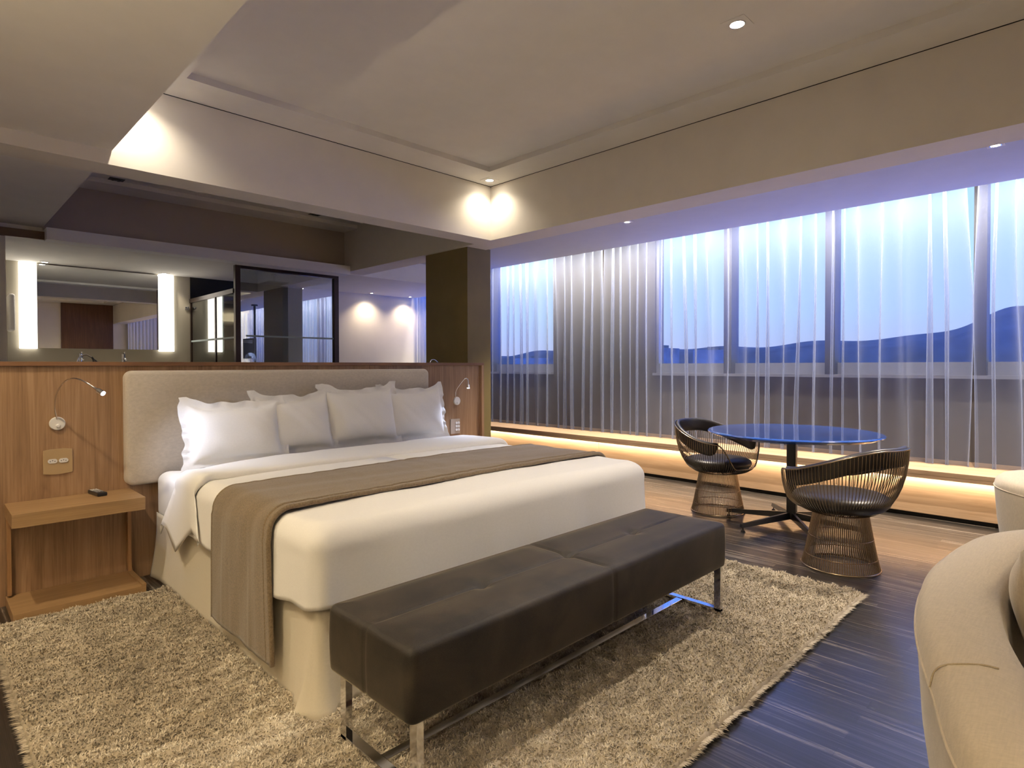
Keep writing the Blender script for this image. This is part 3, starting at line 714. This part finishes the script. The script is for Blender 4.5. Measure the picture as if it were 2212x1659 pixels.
reading_lamp((3.335, 4.04, 0.935), [(3.318, 4.03, 0.965), (3.300, 4.0, 1.03), (3.310, 3.95, 1.09), (3.33, 3.92, 1.130), (3.345, 3.905, 1.128), (3.349, 3.90, 1.10)],
             (3.347, 3.895, 1.052), 'gooseneck reading lamp with lit cool-white head right of the bed near the column', 0, led='led_cool')
spot('reading_beam', (0.675, 3.60, 1.095), 22.0, COOL, 92, 1.0, (0.60, 0.03, -0.42), 0.01)
spot('reading_beam', (3.345, 3.892, 1.04), 22.0, COOL, 120, 0.9, (-0.35, -0.5, -1), 0.01)

# ------------------------------------------------------------------ shag rug
def rug(x0, x1, y0, y1):
    rg = np.random.RandomState(5)
    def vn(X, Y, s, seed):
        r_ = np.random.RandomState(seed); T = r_.rand(256, 256); U = X*s; V = Y*s; i = np.floor(U).astype(int); j = np.floor(V).astype(int); fu = U-i; fv = V-j
        fu = fu*fu*(3-2*fu); fv = fv*fv*(3-2*fv); g = lambda a, b: T[a % 256, b % 256]
        return (g(i, j)*(1-fu)+g(i+1, j)*fu)*(1-fv)+(g(i, j+1)*(1-fu)+g(i+1, j+1)*fu)*fv
    st = 0.010; nx = int((x1-x0)/st); ny = int((y1-y0)/st)
    X, Y = np.meshgrid(np.linspace(x0, x1, nx), np.linspace(y0, y1, ny))
    def hh(X, Y):
        q = vn(X*0.55, Y*1.3, 26, 1)*0.55+vn(X*0.7, Y*1.4, 44, 2)*0.45
        return 0.012+0.030*q**1.2
    Z = hh(X, Y); e = np.minimum.reduce([X-x0, x1-X, Y-y0, y1-Y]); Z = np.where(e < 1e-6, 0.001, Z)
    V = np.stack([X, Y, Z], -1).reshape(-1, 3)
    I = np.arange(nx*ny).reshape(ny, nx); Fq = np.stack([I[:-1, :-1], I[:-1, 1:], I[1:, 1:], I[1:, :-1]], -1).reshape(-1, 4)
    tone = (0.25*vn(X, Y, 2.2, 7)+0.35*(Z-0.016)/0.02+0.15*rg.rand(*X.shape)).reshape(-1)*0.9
    # yarn tufts: curved two-quad blades
    nb = 430000; px = x0+(x1-x0)*rg.rand(nb); py = y0+(y1-y0)*rg.rand(nb)
    keep = ~((px > 1.08) & (px < 3.0) & (py > 2.15)); px, py = px[keep], py[keep]
    # denser fringe at the rim
    ne = 9000; t_ = rg.rand(ne); sd = rg.randint(0, 4, ne); w = rg.rand(ne)*0.01
    ex = np.where(sd == 0, x0+w, np.where(sd == 1, x1-w, x0+(x1-x0)*t_)); ey = np.where(sd == 2, y0+w, np.where(sd == 3, y1-w, y0+(y1-y0)*t_))
    px = np.concatenate([px, ex]); py = np.concatenate([py, ey]); nb = len(px)
    base = np.stack([px, py, hh(px, py)-0.006], -1)
    an = rg.rand(nb)*2*PI; ln = 0.010+0.011*rg.rand(nb); 
    out = np.zeros(nb); 
    d = np.stack([np.cos(an), np.sin(an)], -1)
    for cond, dx, dy in ((px < x0+0.012, -1, 0), (px > x1-0.012, 1, 0), (py < y0+0.012, 0, -1), (py > y1-0.012, 0, 1)):
        d[cond, 0] = dx*1.0+0.5*(rg.rand(cond.sum())-0.5); d[cond, 1] = dy*1.0+0.5*(rg.rand(cond.sum())-0.5)
        out[cond] = 1
    wd = (0.0013+0.0010*rg.rand(nb))[:, None]; pr = np.stack([-d[:, 1], d[:, 0]], -1)
    base[:, 2] = np.where(out > 0, base[:, 2]*0.7, base[:, 2])
    lean = (0.35+0.5*rg.rand(nb)+0.5*out)[:, None]; up = (ln*(0.75-0.55*out))[:, None]
    b3 = base; P = np.zeros((nb, 5, 3))
    P[:, 0, :2] = b3[:, :2]-pr*wd; P[:, 1, :2] = b3[:, :2]+pr*wd; P[:, 0, 2] = P[:, 1, 2] = b3[:, 2]
    mid = b3[:, :2]+d*ln[:, None]*lean*0.4; P[:, 2, :2] = mid+pr*wd; P[:, 3, :2] = mid-pr*wd; P[:, 2, 2] = P[:, 3, 2] = b3[:, 2]+up[:, 0]*0.8
    P[:, 4, :2] = b3[:, :2]+d*ln[:, None]*lean; P[:, 4, 2] = b3[:, 2]+up[:, 0]
    P[:, :, 2] = np.maximum(P[:, :, 2], 0.0015)
    nv = len(V); K = np.arange(nb)*5+nv
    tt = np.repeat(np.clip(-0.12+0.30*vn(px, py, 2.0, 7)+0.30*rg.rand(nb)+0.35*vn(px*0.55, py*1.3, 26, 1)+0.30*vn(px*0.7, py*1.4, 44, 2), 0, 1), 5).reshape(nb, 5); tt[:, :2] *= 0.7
    tone = np.concatenate([tone, tt.reshape(-1)])
    V = np.concatenate([V, P.reshape(-1, 3)])
    q4 = np.stack([K, K+1, K+2, K+3], -1); q3 = np.stack([K+3, K+2, K+4], -1)
    me = bpy.data.meshes.new('shag_rug')
    nf4 = len(Fq)+nb; loops = np.concatenate([Fq.reshape(-1), q4.reshape(-1), q3.reshape(-1)])
    starts = np.concatenate([np.arange(nf4)*4, nf4*4+np.arange(nb)*3])
    me.vertices.add(len(V)); me.vertices.foreach_set('co', V.astype(np.float32).reshape(-1))
    me.loops.add(len(loops)); me.loops.foreach_set('vertex_index', loops.astype(np.int32))
    me.polygons.add(nf4+nb); me.polygons.foreach_set('loop_start', starts.astype(np.int32))
    me.update(calc_edges=True); me.validate()
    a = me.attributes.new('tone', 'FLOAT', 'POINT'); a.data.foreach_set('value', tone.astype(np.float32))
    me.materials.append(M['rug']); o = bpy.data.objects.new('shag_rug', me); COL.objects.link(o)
    return tag(o, 'large cream shag rug under the bed and the velvet bench', 'rug')
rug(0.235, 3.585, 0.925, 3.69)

# ------------------------------------------------------------------ velvet bench
def rring(x0, x1, y0, y1, r, nx, ny, nc=8):
    P = []
    for (cx, cy, a0, ex, ey, n) in ((x1-r, y0+r, -PI/2, 0, 1, ny), (x1-r, y1-r, 0, -1, 0, nx), (x0+r, y1-r, PI/2, 0, -1, ny), (x0+r, y0+r, PI, 1, 0, nx)):
        for k in range(nc+1):
            a = a0+PI/2*k/nc; P.append((cx+r*math.cos(a), cy+r*math.sin(a), math.cos(a), math.sin(a)))
        L = (y1-y0-2*r) if ex == 0 else (x1-x0-2*r); lx, ly = P[-1][0], P[-1][1]
        for k in range(1, n): P.append((lx+ex*L*k/n, ly+ey*L*k/n, ey if ex == 0 else 0, 0 if ex == 0 else -ex))
    return P
def bench_seat(x0, x1, y0, y1, z0, z1):
    xm, ym = (x0+x1)/2, (y0+y1)/2; G = []; r = 0.022
    prof = [(0.012, z0), (0.003, z0+0.004), (0, z0+0.012)]+[(0, z0+0.012+(z1-r-z0-0.012)*k/8) for k in range(1, 9)]
    prof += [(r-r*math.cos(PI/2*k/7), z1-r+r*math.sin(PI/2*k/7)) for k in range(1, 8)]
    W_ = (y1-y0)/2; prof += [(d, z1) for d in (0.03, 0.045, 0.06, 0.08, 0.10, 0.125, 0.15, 0.17, 0.185, 0.195, 0.203, 0.209, 0.214, 0.219, W_-0.0005)]
    btn = [(x0+(x1-x0)*0.25, ym), (x0+(x1-x0)*0.75, ym), (xm, ym)]
    for d, z in prof:
        row = []
        for x, y, nx, ny in rring(x0+d, x1-d, y0+d, y1-d, max(0.03-d, 0.0004), 150, 40):
            seam = math.exp(-((x-xm)/0.006)**2)+math.exp(-((y-ym)/0.006)**2)
            bulge = 0.008*(1-math.exp(-((x-xm)/0.05)**2))*(1-math.exp(-((y-ym)/0.06)**2))
            if d > r:
                dz = bulge-0.006*min(1, seam)-sum(0.013*math.exp(-((x-bx_)**2+(y-by_)**2)/0.0009) for bx_, by_ in btn)
                k = min(1, (d-r)/0.04); row.append((x, y, z+dz*k))
            else:
                side = 0.0035*math.exp(-((x-xm)/0.005)**2)*(abs(ny) > 0.5)+0.0035*math.exp(-((y-ym)/0.005)**2)*(abs(nx) > 0.5)
                pf = 0.004*math.sin(PI*min(1, max(0, (z-z0)/(z1-z0))))
                row.append((x+nx*(pf-side), y+ny*(pf-side), z))
        G.append(row)
    m_ = MB(); m_.grid(G, closeu=True); n = len(G[0]); m_.f.append(tuple(range(n))); m_.mi.append(0); return m_
t = thing('velvet_bench', 'long dark brown velvet bench with a chrome frame at the foot of the bed', 'bench', (0, 0, 0))
bench_seat(0.93, 2.795, 1.325, 1.785, 0.262, 0.473).build('seat', M['velvet'], t, smooth=True)
L0, L1, l0, l1 = 0.965, 2.795, 1.345, 1.765; zt, zb, bw, bt = 0.262, 0.034, 0.034, 0.012
for x in (L0, L1-bt-0.012):
    for y in (l0, l1-bw): bx('leg', M['chrome'], (x, x+bt+0.012, y, y+bw, zb, zt), t, bevel=0.001)
    bx('foot_rail', M['chrome'], (x, x+bw, l0, l1, zb, zb+0.012), t, bevel=0.001)
bx('stretcher', M['chrome'], (L0+bw, L1-bw, 1.545, 1.579, zb, zb+0.012), t, bevel=0.001)
bx('top_frame', M['dark_metal'], (L0+0.03, L1-0.03, l0+0.03, l1-0.03, zt-0.014, zt+0.01), t)

# ------------------------------------------------------------------ round table
t = thing('pedestal_table', 'round glossy black dining table with a single post and splayed feet by the window seat', 'table', (4.785, 1.745, 0))
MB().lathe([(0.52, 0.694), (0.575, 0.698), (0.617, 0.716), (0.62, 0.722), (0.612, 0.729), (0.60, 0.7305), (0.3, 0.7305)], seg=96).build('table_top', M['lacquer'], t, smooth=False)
bx('post', M['dark_metal'], (-0.034, 0.034, -0.034, 0.034, 0.05, 0.694), t, bevel=0.012, segs=3).rotation_euler = (0, 0, math.radians(7))
MB().cyl(0, 0, 0.66, 0.694, 0.16, 32).build('mount_plate', M['dark_metal'], t)
for k in range(6):
    a = math.radians(97+60*k); d = Vector((math.cos(a), math.sin(a), 0)); n_ = Vector((-d.y, d.x, 0)); Rr = 0.50
    m_ = MB(); v = []
    for s, wz, z0, z1 in ((0.025, 0.016, 0.055, 0.105), (Rr, 0.014, 0.035, 0.062)):
        for q in (-1, 1): v += [d*s+n_*wz*q+Vector((0, 0, z0)), d*s+n_*wz*q*0.6+Vector((0, 0, z1))]
    m_.add(v, [(0, 1, 3, 2), (4, 6, 7, 5), (0, 4, 5, 1), (2, 3, 7, 6), (1, 5, 7, 3), (0, 2, 6, 4)])
    am = m_.build('foot_arm', M['dark_metal'], t)
    p = d*(Rr-0.018); MB().cyl(p.x, p.y, 0.016, 0.04, 0.005, 10).cyl(p.x, p.y, 0.0, 0.016, 0.018, 18, r1=0.012).build('levelling_foot', M['dark_metal'], am)

# ------------------------------------------------------------------ wire armchairs
def wire_chair(loc, rz, label):
    t = thing('wire_armchair', label, 'armchair', loc, rz, 'wire armchairs at the round table')
    def rim(ph):                                     # ph: angle from the front (radians)
        a = abs((ph+PI) % (2*PI)-PI); deg = math.degrees(a)
        def sm(x): x = max(0, min(1, x)); return x*x*(3-2*x)
        z = 0.395+(0.605-0.395)*sm((deg-26)/32)+(0.755-0.605)*sm((deg-56)/105)
        r = 0.285+(0.355-0.285)*sm((deg-20)/40)
        return r, z
    N = 112; m_ = MB(); rp = []
    for k in range(N):
        ph = 2*PI*(k+0.5)/N; r, z = rim(ph); c_, s_ = math.cos(ph), math.sin(ph)
        rp.append((r*c_, r*s_, z)); pts = []
        A, B, C_, D = (0.150, 0.335), (0.215, 0.345), (r*0.97, 0.345+0.2*(z-0.345)), (r, z)
        if z < 0.45: C_ = (r*0.9, 0.352)
        for i in range(11):
            q = i/10; b0, b1, b2, b3 = (1-q)**3, 3*q*(1-q)**2, 3*q*q*(1-q), q**3
            rr = A[0]*b0+B[0]*b1+C_[0]*b2+D[0]*b3; zz = A[1]*b0+B[1]*b1+C_[1]*b2+D[1]*b3; pts.append((rr*c_, rr*s_, zz))
        m_.tube(pts, 0.0026, 5, caps=False)
    m_.build('basket_wires', M['brass_rod'], t, smooth=True)
    m_ = MB()
    for k in range(100):
        ph = 2*PI*k/100; c_, s_ = math.cos(ph), math.sin(ph); pts = []
        for i in range(8):
            q = i/7; rr = 0.215+(0.150-0.215)*(q**0.85); pts.append((rr*c_, rr*s_, 0.008+(0.345-0.008)*q))
        m_.tube(pts, 0.0026, 5, caps=False)
    m_.build('base_wires', M['brass_rod'], t, smooth=True)
    m_ = MB()
    for r, z, w in ((0.215, 0.007, 0.006), (0.150, 0.335, 0.004), (0.198, 0.075, 0.0028), (0.178, 0.19, 0.0022)):
        m_.tube([(r*math.cos(2*PI*k/60), r*math.sin(2*PI*k/60), z) for k in range(60)], w, 8, closed=True)
    m_.build('hoops', M['brass_rod'], t, smooth=True)
    MB().tube(rp, 0.0055, 8, closed=True).build('rim', M['brass_rod'], t, smooth=True)
    MB().lathe([(0.10, 0.352), (0.20, 0.358), (0.235, 0.372), (0.262, 0.398), (0.272, 0.420), (0.262, 0.442), (0.235, 0.456), (0.15, 0.464), (0.02, 0.467)], seg=64).build('seat_cushion', M['leather'], t, smooth=True)
    G = []; n = 70; a0, a1 = math.radians(56), math.radians(304)
    for i in range(n+1):
        ph = a0+(a1-a0)*i/n; r, z = rim(ph); e = min(1, min(i, n-i)/4.0); e = math.sqrt(max(0, 1-(1-e)**2)); row = []
        hgt = 0.115*(0.35+0.65*e); th = 0.020*(0.3+0.7*e)
        for k in range(16):
            a = 2*PI*k/16; ox = th*math.copysign(abs(math.cos(a))**0.7, math.cos(a)); oz = hgt/2*math.copysign(abs(math.sin(a))**0.7, math.sin(a))
            zc = z+0.014-hgt/2+oz; rr = r-0.026+ox-0.05*max(0, (z-zc)-0.03)
            row.append((rr*math.cos(ph), rr*math.sin(ph), zc))
        G.append(row)
    m_ = MB(); m_.grid(G, closeu=True); m_.f += [tuple(range(16)), tuple(n*16+k for k in range(15, -1, -1))]; m_.mi += [0, 0]
    m_.build('back_pad', M['leather'], t, smooth=True)
    return t
wire_chair((4.03, 1.18, 0), math.radians(77), 'bronze wire armchair with dark pads in front of the table, its back to the camera')
wire_chair((4.83, 2.37, 0), math.radians(-98), 'bronze wire armchair left of the round table, its open seat facing the view')

# ------------------------------------------------------------------ curved sofas
def shell(path, name, label, cat, zt=0.72, th=0.15, seat=None):
    t = thing(name, label, cat, (0, 0, 0)); P = catmull([Vector((x, y, 0)) for x, y in path], 14); G = []
    n = len(P)
    for i in range(n):
        d = (P[min(i+1, n-1)]-P[max(i-1, 0)]).normalized(); nn = Vector((-d.y, d.x, 0)); row = []
        prof = [(-0.075, 0.09), (-0.055, 0.20), (-0.03, 0.36), (-0.012, 0.5), (-0.004, zt-0.09), (0.0, zt-0.045), (-0.006, zt-0.015), (-0.025, zt+0.002), (-th*0.45, zt+0.012), (-th*0.8, zt+0.006), (-th, zt-0.02), (-th-0.015, zt-0.07), (-th-0.02, 0.45), (-th-0.02, 0.30)]
        for o_, z in prof: q = P[i]+nn*o_; row.append((q.x, q.y, z))
        G.append(row)
    MB().grid(G).build('shell', M['sofa'], t, smooth=True)
    m_ = MB().tube([(P[i]+((P[min(i+1, n-1)]-P[max(i-1, 0)]).normalized().cross(Vector((0, 0, -1))))*0.0)+Vector((0, 0, zt-0.045)) for i in range(n)], 0.0028, 6)
    m_.build('seam', M['sofa'], t, smooth=True)
    return t, P
sofaP = [(0.42, -1.5), (0.46, -1.0), (0.55, -0.5), (0.72, -0.12), (0.96, 0.115), (1.23, 0.215), (1.50, 0.292), (1.765, 0.333), (2.0, 0.334), (2.28, 0.300), (2.50, 0.20), (2.70, 0.02), (2.82, -0.3), (2.88, -0.8), (2.9, -1.5)]
t, P = shell(sofaP, 'curved_sofa', 'big cream curved-back sofa in the lower right corner, closest to the camera', 'sofa')
m_ = MB(); n = len(P); inn = []
for i in range(0, n, 3):
    d = (P[min(i+1, n-1)]-P[max(i-1, 0)]).normalized(); q = P[i]+Vector((-d.y, d.x, 0))*(-0.165); inn.append((q.x, q.y))
k = len(inn); m_.add([(x, y, 0.30) for x, y in inn]+[(x, y, 0.43) for x, y in inn], [(i, (i+1) % k, k+(i+1) % k, k+i) for i in range(k)]+[tuple(range(k)), tuple(range(2*k-1, k-1, -1))])
m_.build('seat', M['sofa'], t, bevel=0.02, segs=3)
# leather-like seam stitch across the rim
def acr(i):
    d = (P[min(i+1, n-1)]-P[max(i-1, 0)]).normalized(); nn = Vector((-d.y, d.x, 0)); return [P[i]+nn*o_+Vector((0, 0, z)) for o_, z in ((0.001, 0.675), (-0.006, 0.706), (-0.025, 0.7225), (-0.07, 0.7325), (-0.095, 0.7315))]
ii = min(range(n), key=lambda i: (P[i].x-1.26)**2+(P[i].y-0.2)**2)
MB().tube(catmull(acr(ii), 5), 0.0016, 6).build('cross_seam', fabric('seam_thread', (0.38, 0.31, 0.21)), t)
p = thing('cushion', 'cream scatter cushion leaning inside the curved sofa back', 'cushion', (2.02, 0.055, 0.645), math.radians(-6))
p.rotation_euler = (math.radians(-16), 0, math.radians(-4))
pillow(0.60, 0.36, 0.20, 0.004, 8).build('cushion_cover', M['sofa'], p, smooth=True, weld=True)
ch = [(3.36, -0.75), (3.30, -0.4), (3.30, -0.05), (3.40, 0.20), (3.63, 0.38), (3.90, 0.40), (4.14, 0.24), (4.26, -0.02), (4.28, -0.4), (4.22, -0.75)]
t, P = shell(ch, 'tub_armchair', 'cream rounded tub armchair at the right edge beyond the curved sofa', 'armchair', zt=0.70, th=0.16)
m_ = MB(); n = len(P); inn = []
for i in range(0, n, 3):
    d = (P[min(i+1, n-1)]-P[max(i-1, 0)]).normalized(); q = P[i]+Vector((-d.y, d.x, 0))*(-0.175); inn.append((q.x, q.y))
k = len(inn); m_.add([(x, y, 0.28) for x, y in inn]+[(x, y, 0.42) for x, y in inn], [(i, (i+1) % k, k+(i+1) % k, k+i) for i in range(k)]+[tuple(range(k)), tuple(range(2*k-1, k-1, -1))])
m_.build('seat', M['sofa'], t, bevel=0.02, segs=3)
for nm, sets in (('curved_sofa', [(0.62, -1.3), (0.9, -0.05), (2.3, 0.1), (2.75, -1.3)]), ('tub_armchair', [(3.42, -0.6), (3.53, 0.12), (4.0, 0.16), (4.12, -0.6)])):
    par = bpy.data.objects[nm]
    for x, y in sets: MB().cyl(x, y, 0, 0.31, 0.02, 16).build('leg', M['dark_metal'], par)

# ------------------------------------------------------------------ bathroom
YB = YBACK-0.02
t = thing('vanity_mirror', 'wide bathroom mirror framed by two glowing vertical light panels', 'mirror', (1.5, YB, 1.9)); t.location = (0, 0, 0)
bx('mirror_glass', M['mirror'], (0.92, 2.08, YB-0.03, YB-0.001, 1.443, 2.345), t)
bx('light_panel', M['panel_light'], (0.77, 0.92, YB-0.045, YB-0.001, 1.435, 2.352), t, bevel=0.003)
bx('light_panel', M['panel_light'], (2.08, 2.245, YB-0.045, YB-0.001, 1.425, 2.352), t, bevel=0.003)
for x in (1.29, 1.695):
    t = thing('wall_tap', 'small chrome tap body below the lit mirror, %s' % ('left one beside the dark curved neck' if x < 1.5 else 'right one under the middle of the mirror'), 'tap', (x, YB, 1.30))
    MB().cyl(0, -0.10, -0.02, 0.085, 0.022, 20).build('body', M['chrome'], t, smooth=False)
    MB().tube([(0, -0.10, 0.08), (0, -0.12, 0.098), (0.0, -0.17, 0.10)], 0.006, 8).build('lever', M['chrome'], t, smooth=True)
    MB().tube([(0, -0.10, 0.03), (0, -0.16, 0.035), (0, -0.22, 0.02)], 0.01, 10).build('spout', M['chrome'], t, smooth=True)
bx('vanity_counter', plain('vanity_stone', (0.5, 0.46, 0.38), 0.3), (0.69, 2.40, YB-0.56, YB-0.002, 1.20, 1.28)); tag(bpy.data.objects['vanity_counter'], 'stone vanity shelf below the bathroom mirror, hidden behind the partition', 'counter')
o = bpy.data.objects['vanity_counter']; o.scale = (1, 1, 1)
for v_ in o.data.vertices: v_.co.z -= 0.06
bx('leg', M['white_pl'], (0.8, 0.84, YB-0.5, YB-0.46, 0, 1.14), o); bx('leg', M['white_pl'], (2.26, 2.30, YB-0.5, YB-0.46, 0, 1.14), o)
t = thing('wall_handset', 'white rounded plastic unit hung on the bathroom wall at the far left edge', 'hair dryer', (0.70, 7.99, 1.80))
m_ = MB(); m_.box(-0.03, 0.02, -0.06, 0.19, -0.19, 0.19); m_.build('body', M['white_pl'], t, bevel=0.02, segs=4)
for x, z, lab in ((2.40, 1.965, 'chrome robe hook on the bathroom wall left of the black shower'), ):
    t = thing('robe_hook', lab, 'hook', (x, YB, z))
    MB().box(-0.02, 0.02, -0.012, 0, -0.02, 0.02).build('plate', M['chrome'], t); MB().tube([(0, -0.01, 0), (0, -0.06, 0), (0, -0.06, 0.02)], 0.008, 10).build('peg', M['chrome'], t)
# basins peeking over the partition
# shower enclosure
YG = 6.70
t = thing('shower_screen', 'tall framed glass shower screen reflecting blue windows behind the partition', 'shower screen', (0, 0, 0))
fx0, fx1, fz1 = 2.437, 3.655, 2.335
for a in ((fx0, fx0+0.055, 0, fz1), (fx1-0.06, fx1, 0, fz1)): bx('frame_post', M['frame_dark'], (a[0], a[1], YG-0.035, YG+0.02, a[2], a[3]), t, bevel=0.002)
bx('frame_head', M['frame_dark'], (fx0+0.055, fx1-0.06, YG-0.035, YG+0.02, fz1-0.033, fz1), t)
bx('glass_pane', M['shower_glass'], (fx0+0.055, fx1-0.06, YG-0.006, YG+0.002, 0.0, fz1-0.033), t)
bx('frosted_band', M['frost'], (fx0+0.12, fx1-0.06, YG-0.009, YG-0.0065, 1.566, 1.584), t)
MB().tube([(2.50, YG+0.04, 1.505), (2.64, YG+0.04, 1.505)], 0.009, 10).tube([(2.50, YG+0.04, 1.525), (2.64, YG+0.04, 1.525)], 0.005, 10).build('towel_bar', M['chrome'], t, smooth=True)
t = thing('shower_side_door', 'sliding glass shower door under a sloping-looking bronze rail, left of the framed screen', 'shower door', (0, 0, 0))
bx('header_rail', M['frame_dark'], (2.43, 2.475, YG+0.02, YB, 2.035, 2.085), t)
bx('glass_panel', glassy('smoked_glass', (0.55, 0.60, 0.58), 0.10), (2.445, 2.452, YG+0.02, YB, 0.02, 2.035), t)
bx('wall_jamb', M['frame_dark'], (2.437, 2.47, YB-0.04, YB, 0, 2.035), t)
bx('door_stile', M['frame_dark'], (2.437, 2.462, 7.28, 7.31, 0.02, 2.035), t)
bx('frosted_band', M['frost'], (2.438, 2.444, YG+0.02, YB-0.04, 1.545, 1.565), t)
t = thing('rain_shower', 'square flat chrome rain shower head hanging from the ceiling behind the glass', 'shower head', (3.08, 7.18, ZR))
MB().cyl(0, 0, -0.105, 0, 0.014, 16).build('arm', M['chrome'], t); MB().cyl(0, 0, -0.02, 0, 0.03, 20).build('collar', M['chrome'], t)
bx('head_plate', M['chrome'], (-0.13, 0.13, -0.13, 0.13, -0.117, -0.103), t, bevel=0.002)
t = thing('shower_valve', 'round chrome shower mixer on the black tiled wall behind the glass', 'shower valve', (3.17, YB-0.012, 1.35))
m_ = MB(); v = []; f = []
for r, y in ((0.075, 0), (0.075, -0.012), (0.03, -0.014), (0.03, -0.06), (0.0, -0.062)):
    for k in range(32): v.append((r*math.cos(2*PI*k/32), y, r*math.sin(2*PI*k/32)))
for i in range(4):
    for k in range(32): k2 = (k+1) % 32; f.append((i*32+k, i*32+k2, (i+1)*32+k2, (i+1)*32+k))
m_.add(v, f).build('rosette', M['chrome'], t); MB().tube([(0, -0.05, 0), (0.01, -0.06, -0.05)], 0.007, 10).build('handle', M['chrome'], t)
# gooseneck lamps clipped on the far side of the partition
reading_lamp((0.665, 4.16, 1.10), [(0.665, 4.162, 1.10), (0.660, 4.22, 1.12), (0.655, 4.26, 1.21), (0.672, 4.29, 1.285), (0.708, 4.30, 1.312), (0.742, 4.30, 1.295)], (0.772, 4.31, 1.245), 'curved chrome gooseneck lamp rising just above the left of the partition, its head dark', 0, col=M['dark_metal'], led='black', baseon=False)
reading_lamp((3.225, 4.16, 1.10), [(3.225, 4.162, 1.10), (3.215, 4.22, 1.15), (3.212, 4.25, 1.25), (3.235, 4.27, 1.290), (3.272, 4.27, 1.297), (3.31, 4.27, 1.272)], (3.33, 4.27, 1.235), 'thin curved chrome gooseneck peeping over the partition beside the column', 0, col=M['dark_metal'], led='black', baseon=False)
# television on a ceiling pole (outside the frame, seen only as a reflection in the shower glass)
t = thing('television', 'black television on a ceiling pole, reflected in the shower glass', 'television', (5.35, -0.12, ZBAY))
MB().cyl(0, 0, -0.03, 0, 0.07, 24).build('ceiling_plate', M['black'], t); MB().cyl(0, 0, -1.3, -0.03, 0.025, 16).build('pole', M['black'], t)
bx('screen', M['black'], (-0.10, -0.05, -0.42, 0.22, -1.20, -0.75), t, bevel=0.006); bx('bracket', M['black'], (-0.05, 0.0, -0.12, 0.08, -1.06, -0.9), t)
# unseen lamp added left of the camera for the warm glow on the low ceiling
t = thing('added_floor_lamp', 'added uplighter floor lamp with a warm bowl shade, left of and outside the view', 'floor lamp', (-1.35, 0.9, 0))
MB().cyl(0, 0, 0, 0.02, 0.15, 32).build('base', M['dark_metal'], t); MB().cyl(0, 0, 0.02, 1.4, 0.012, 12).build('pole', M['dark_metal'], t)
MB().grid([[(r_*math.cos(2*PI*k/40), r_*math.sin(2*PI*k/40), z_) for k in range(40)] for r_, z_ in ((0.01, 1.40), (0.10, 1.42), (0.17, 1.48), (0.20, 1.56))], closeu=True).build('lamp_shade', M['shade'], t, smooth=True)
l = bpy.data.lights.new('added_glow_bulb', 'POINT'); l.energy = 420; l.color = (1.0, 0.80, 0.50); l.shadow_soft_size = 0.05
o = bpy.data.objects.new('added_glow_bulb', l); COL.objects.link(o); o.location = (0, 0, 1.462); o.parent = t
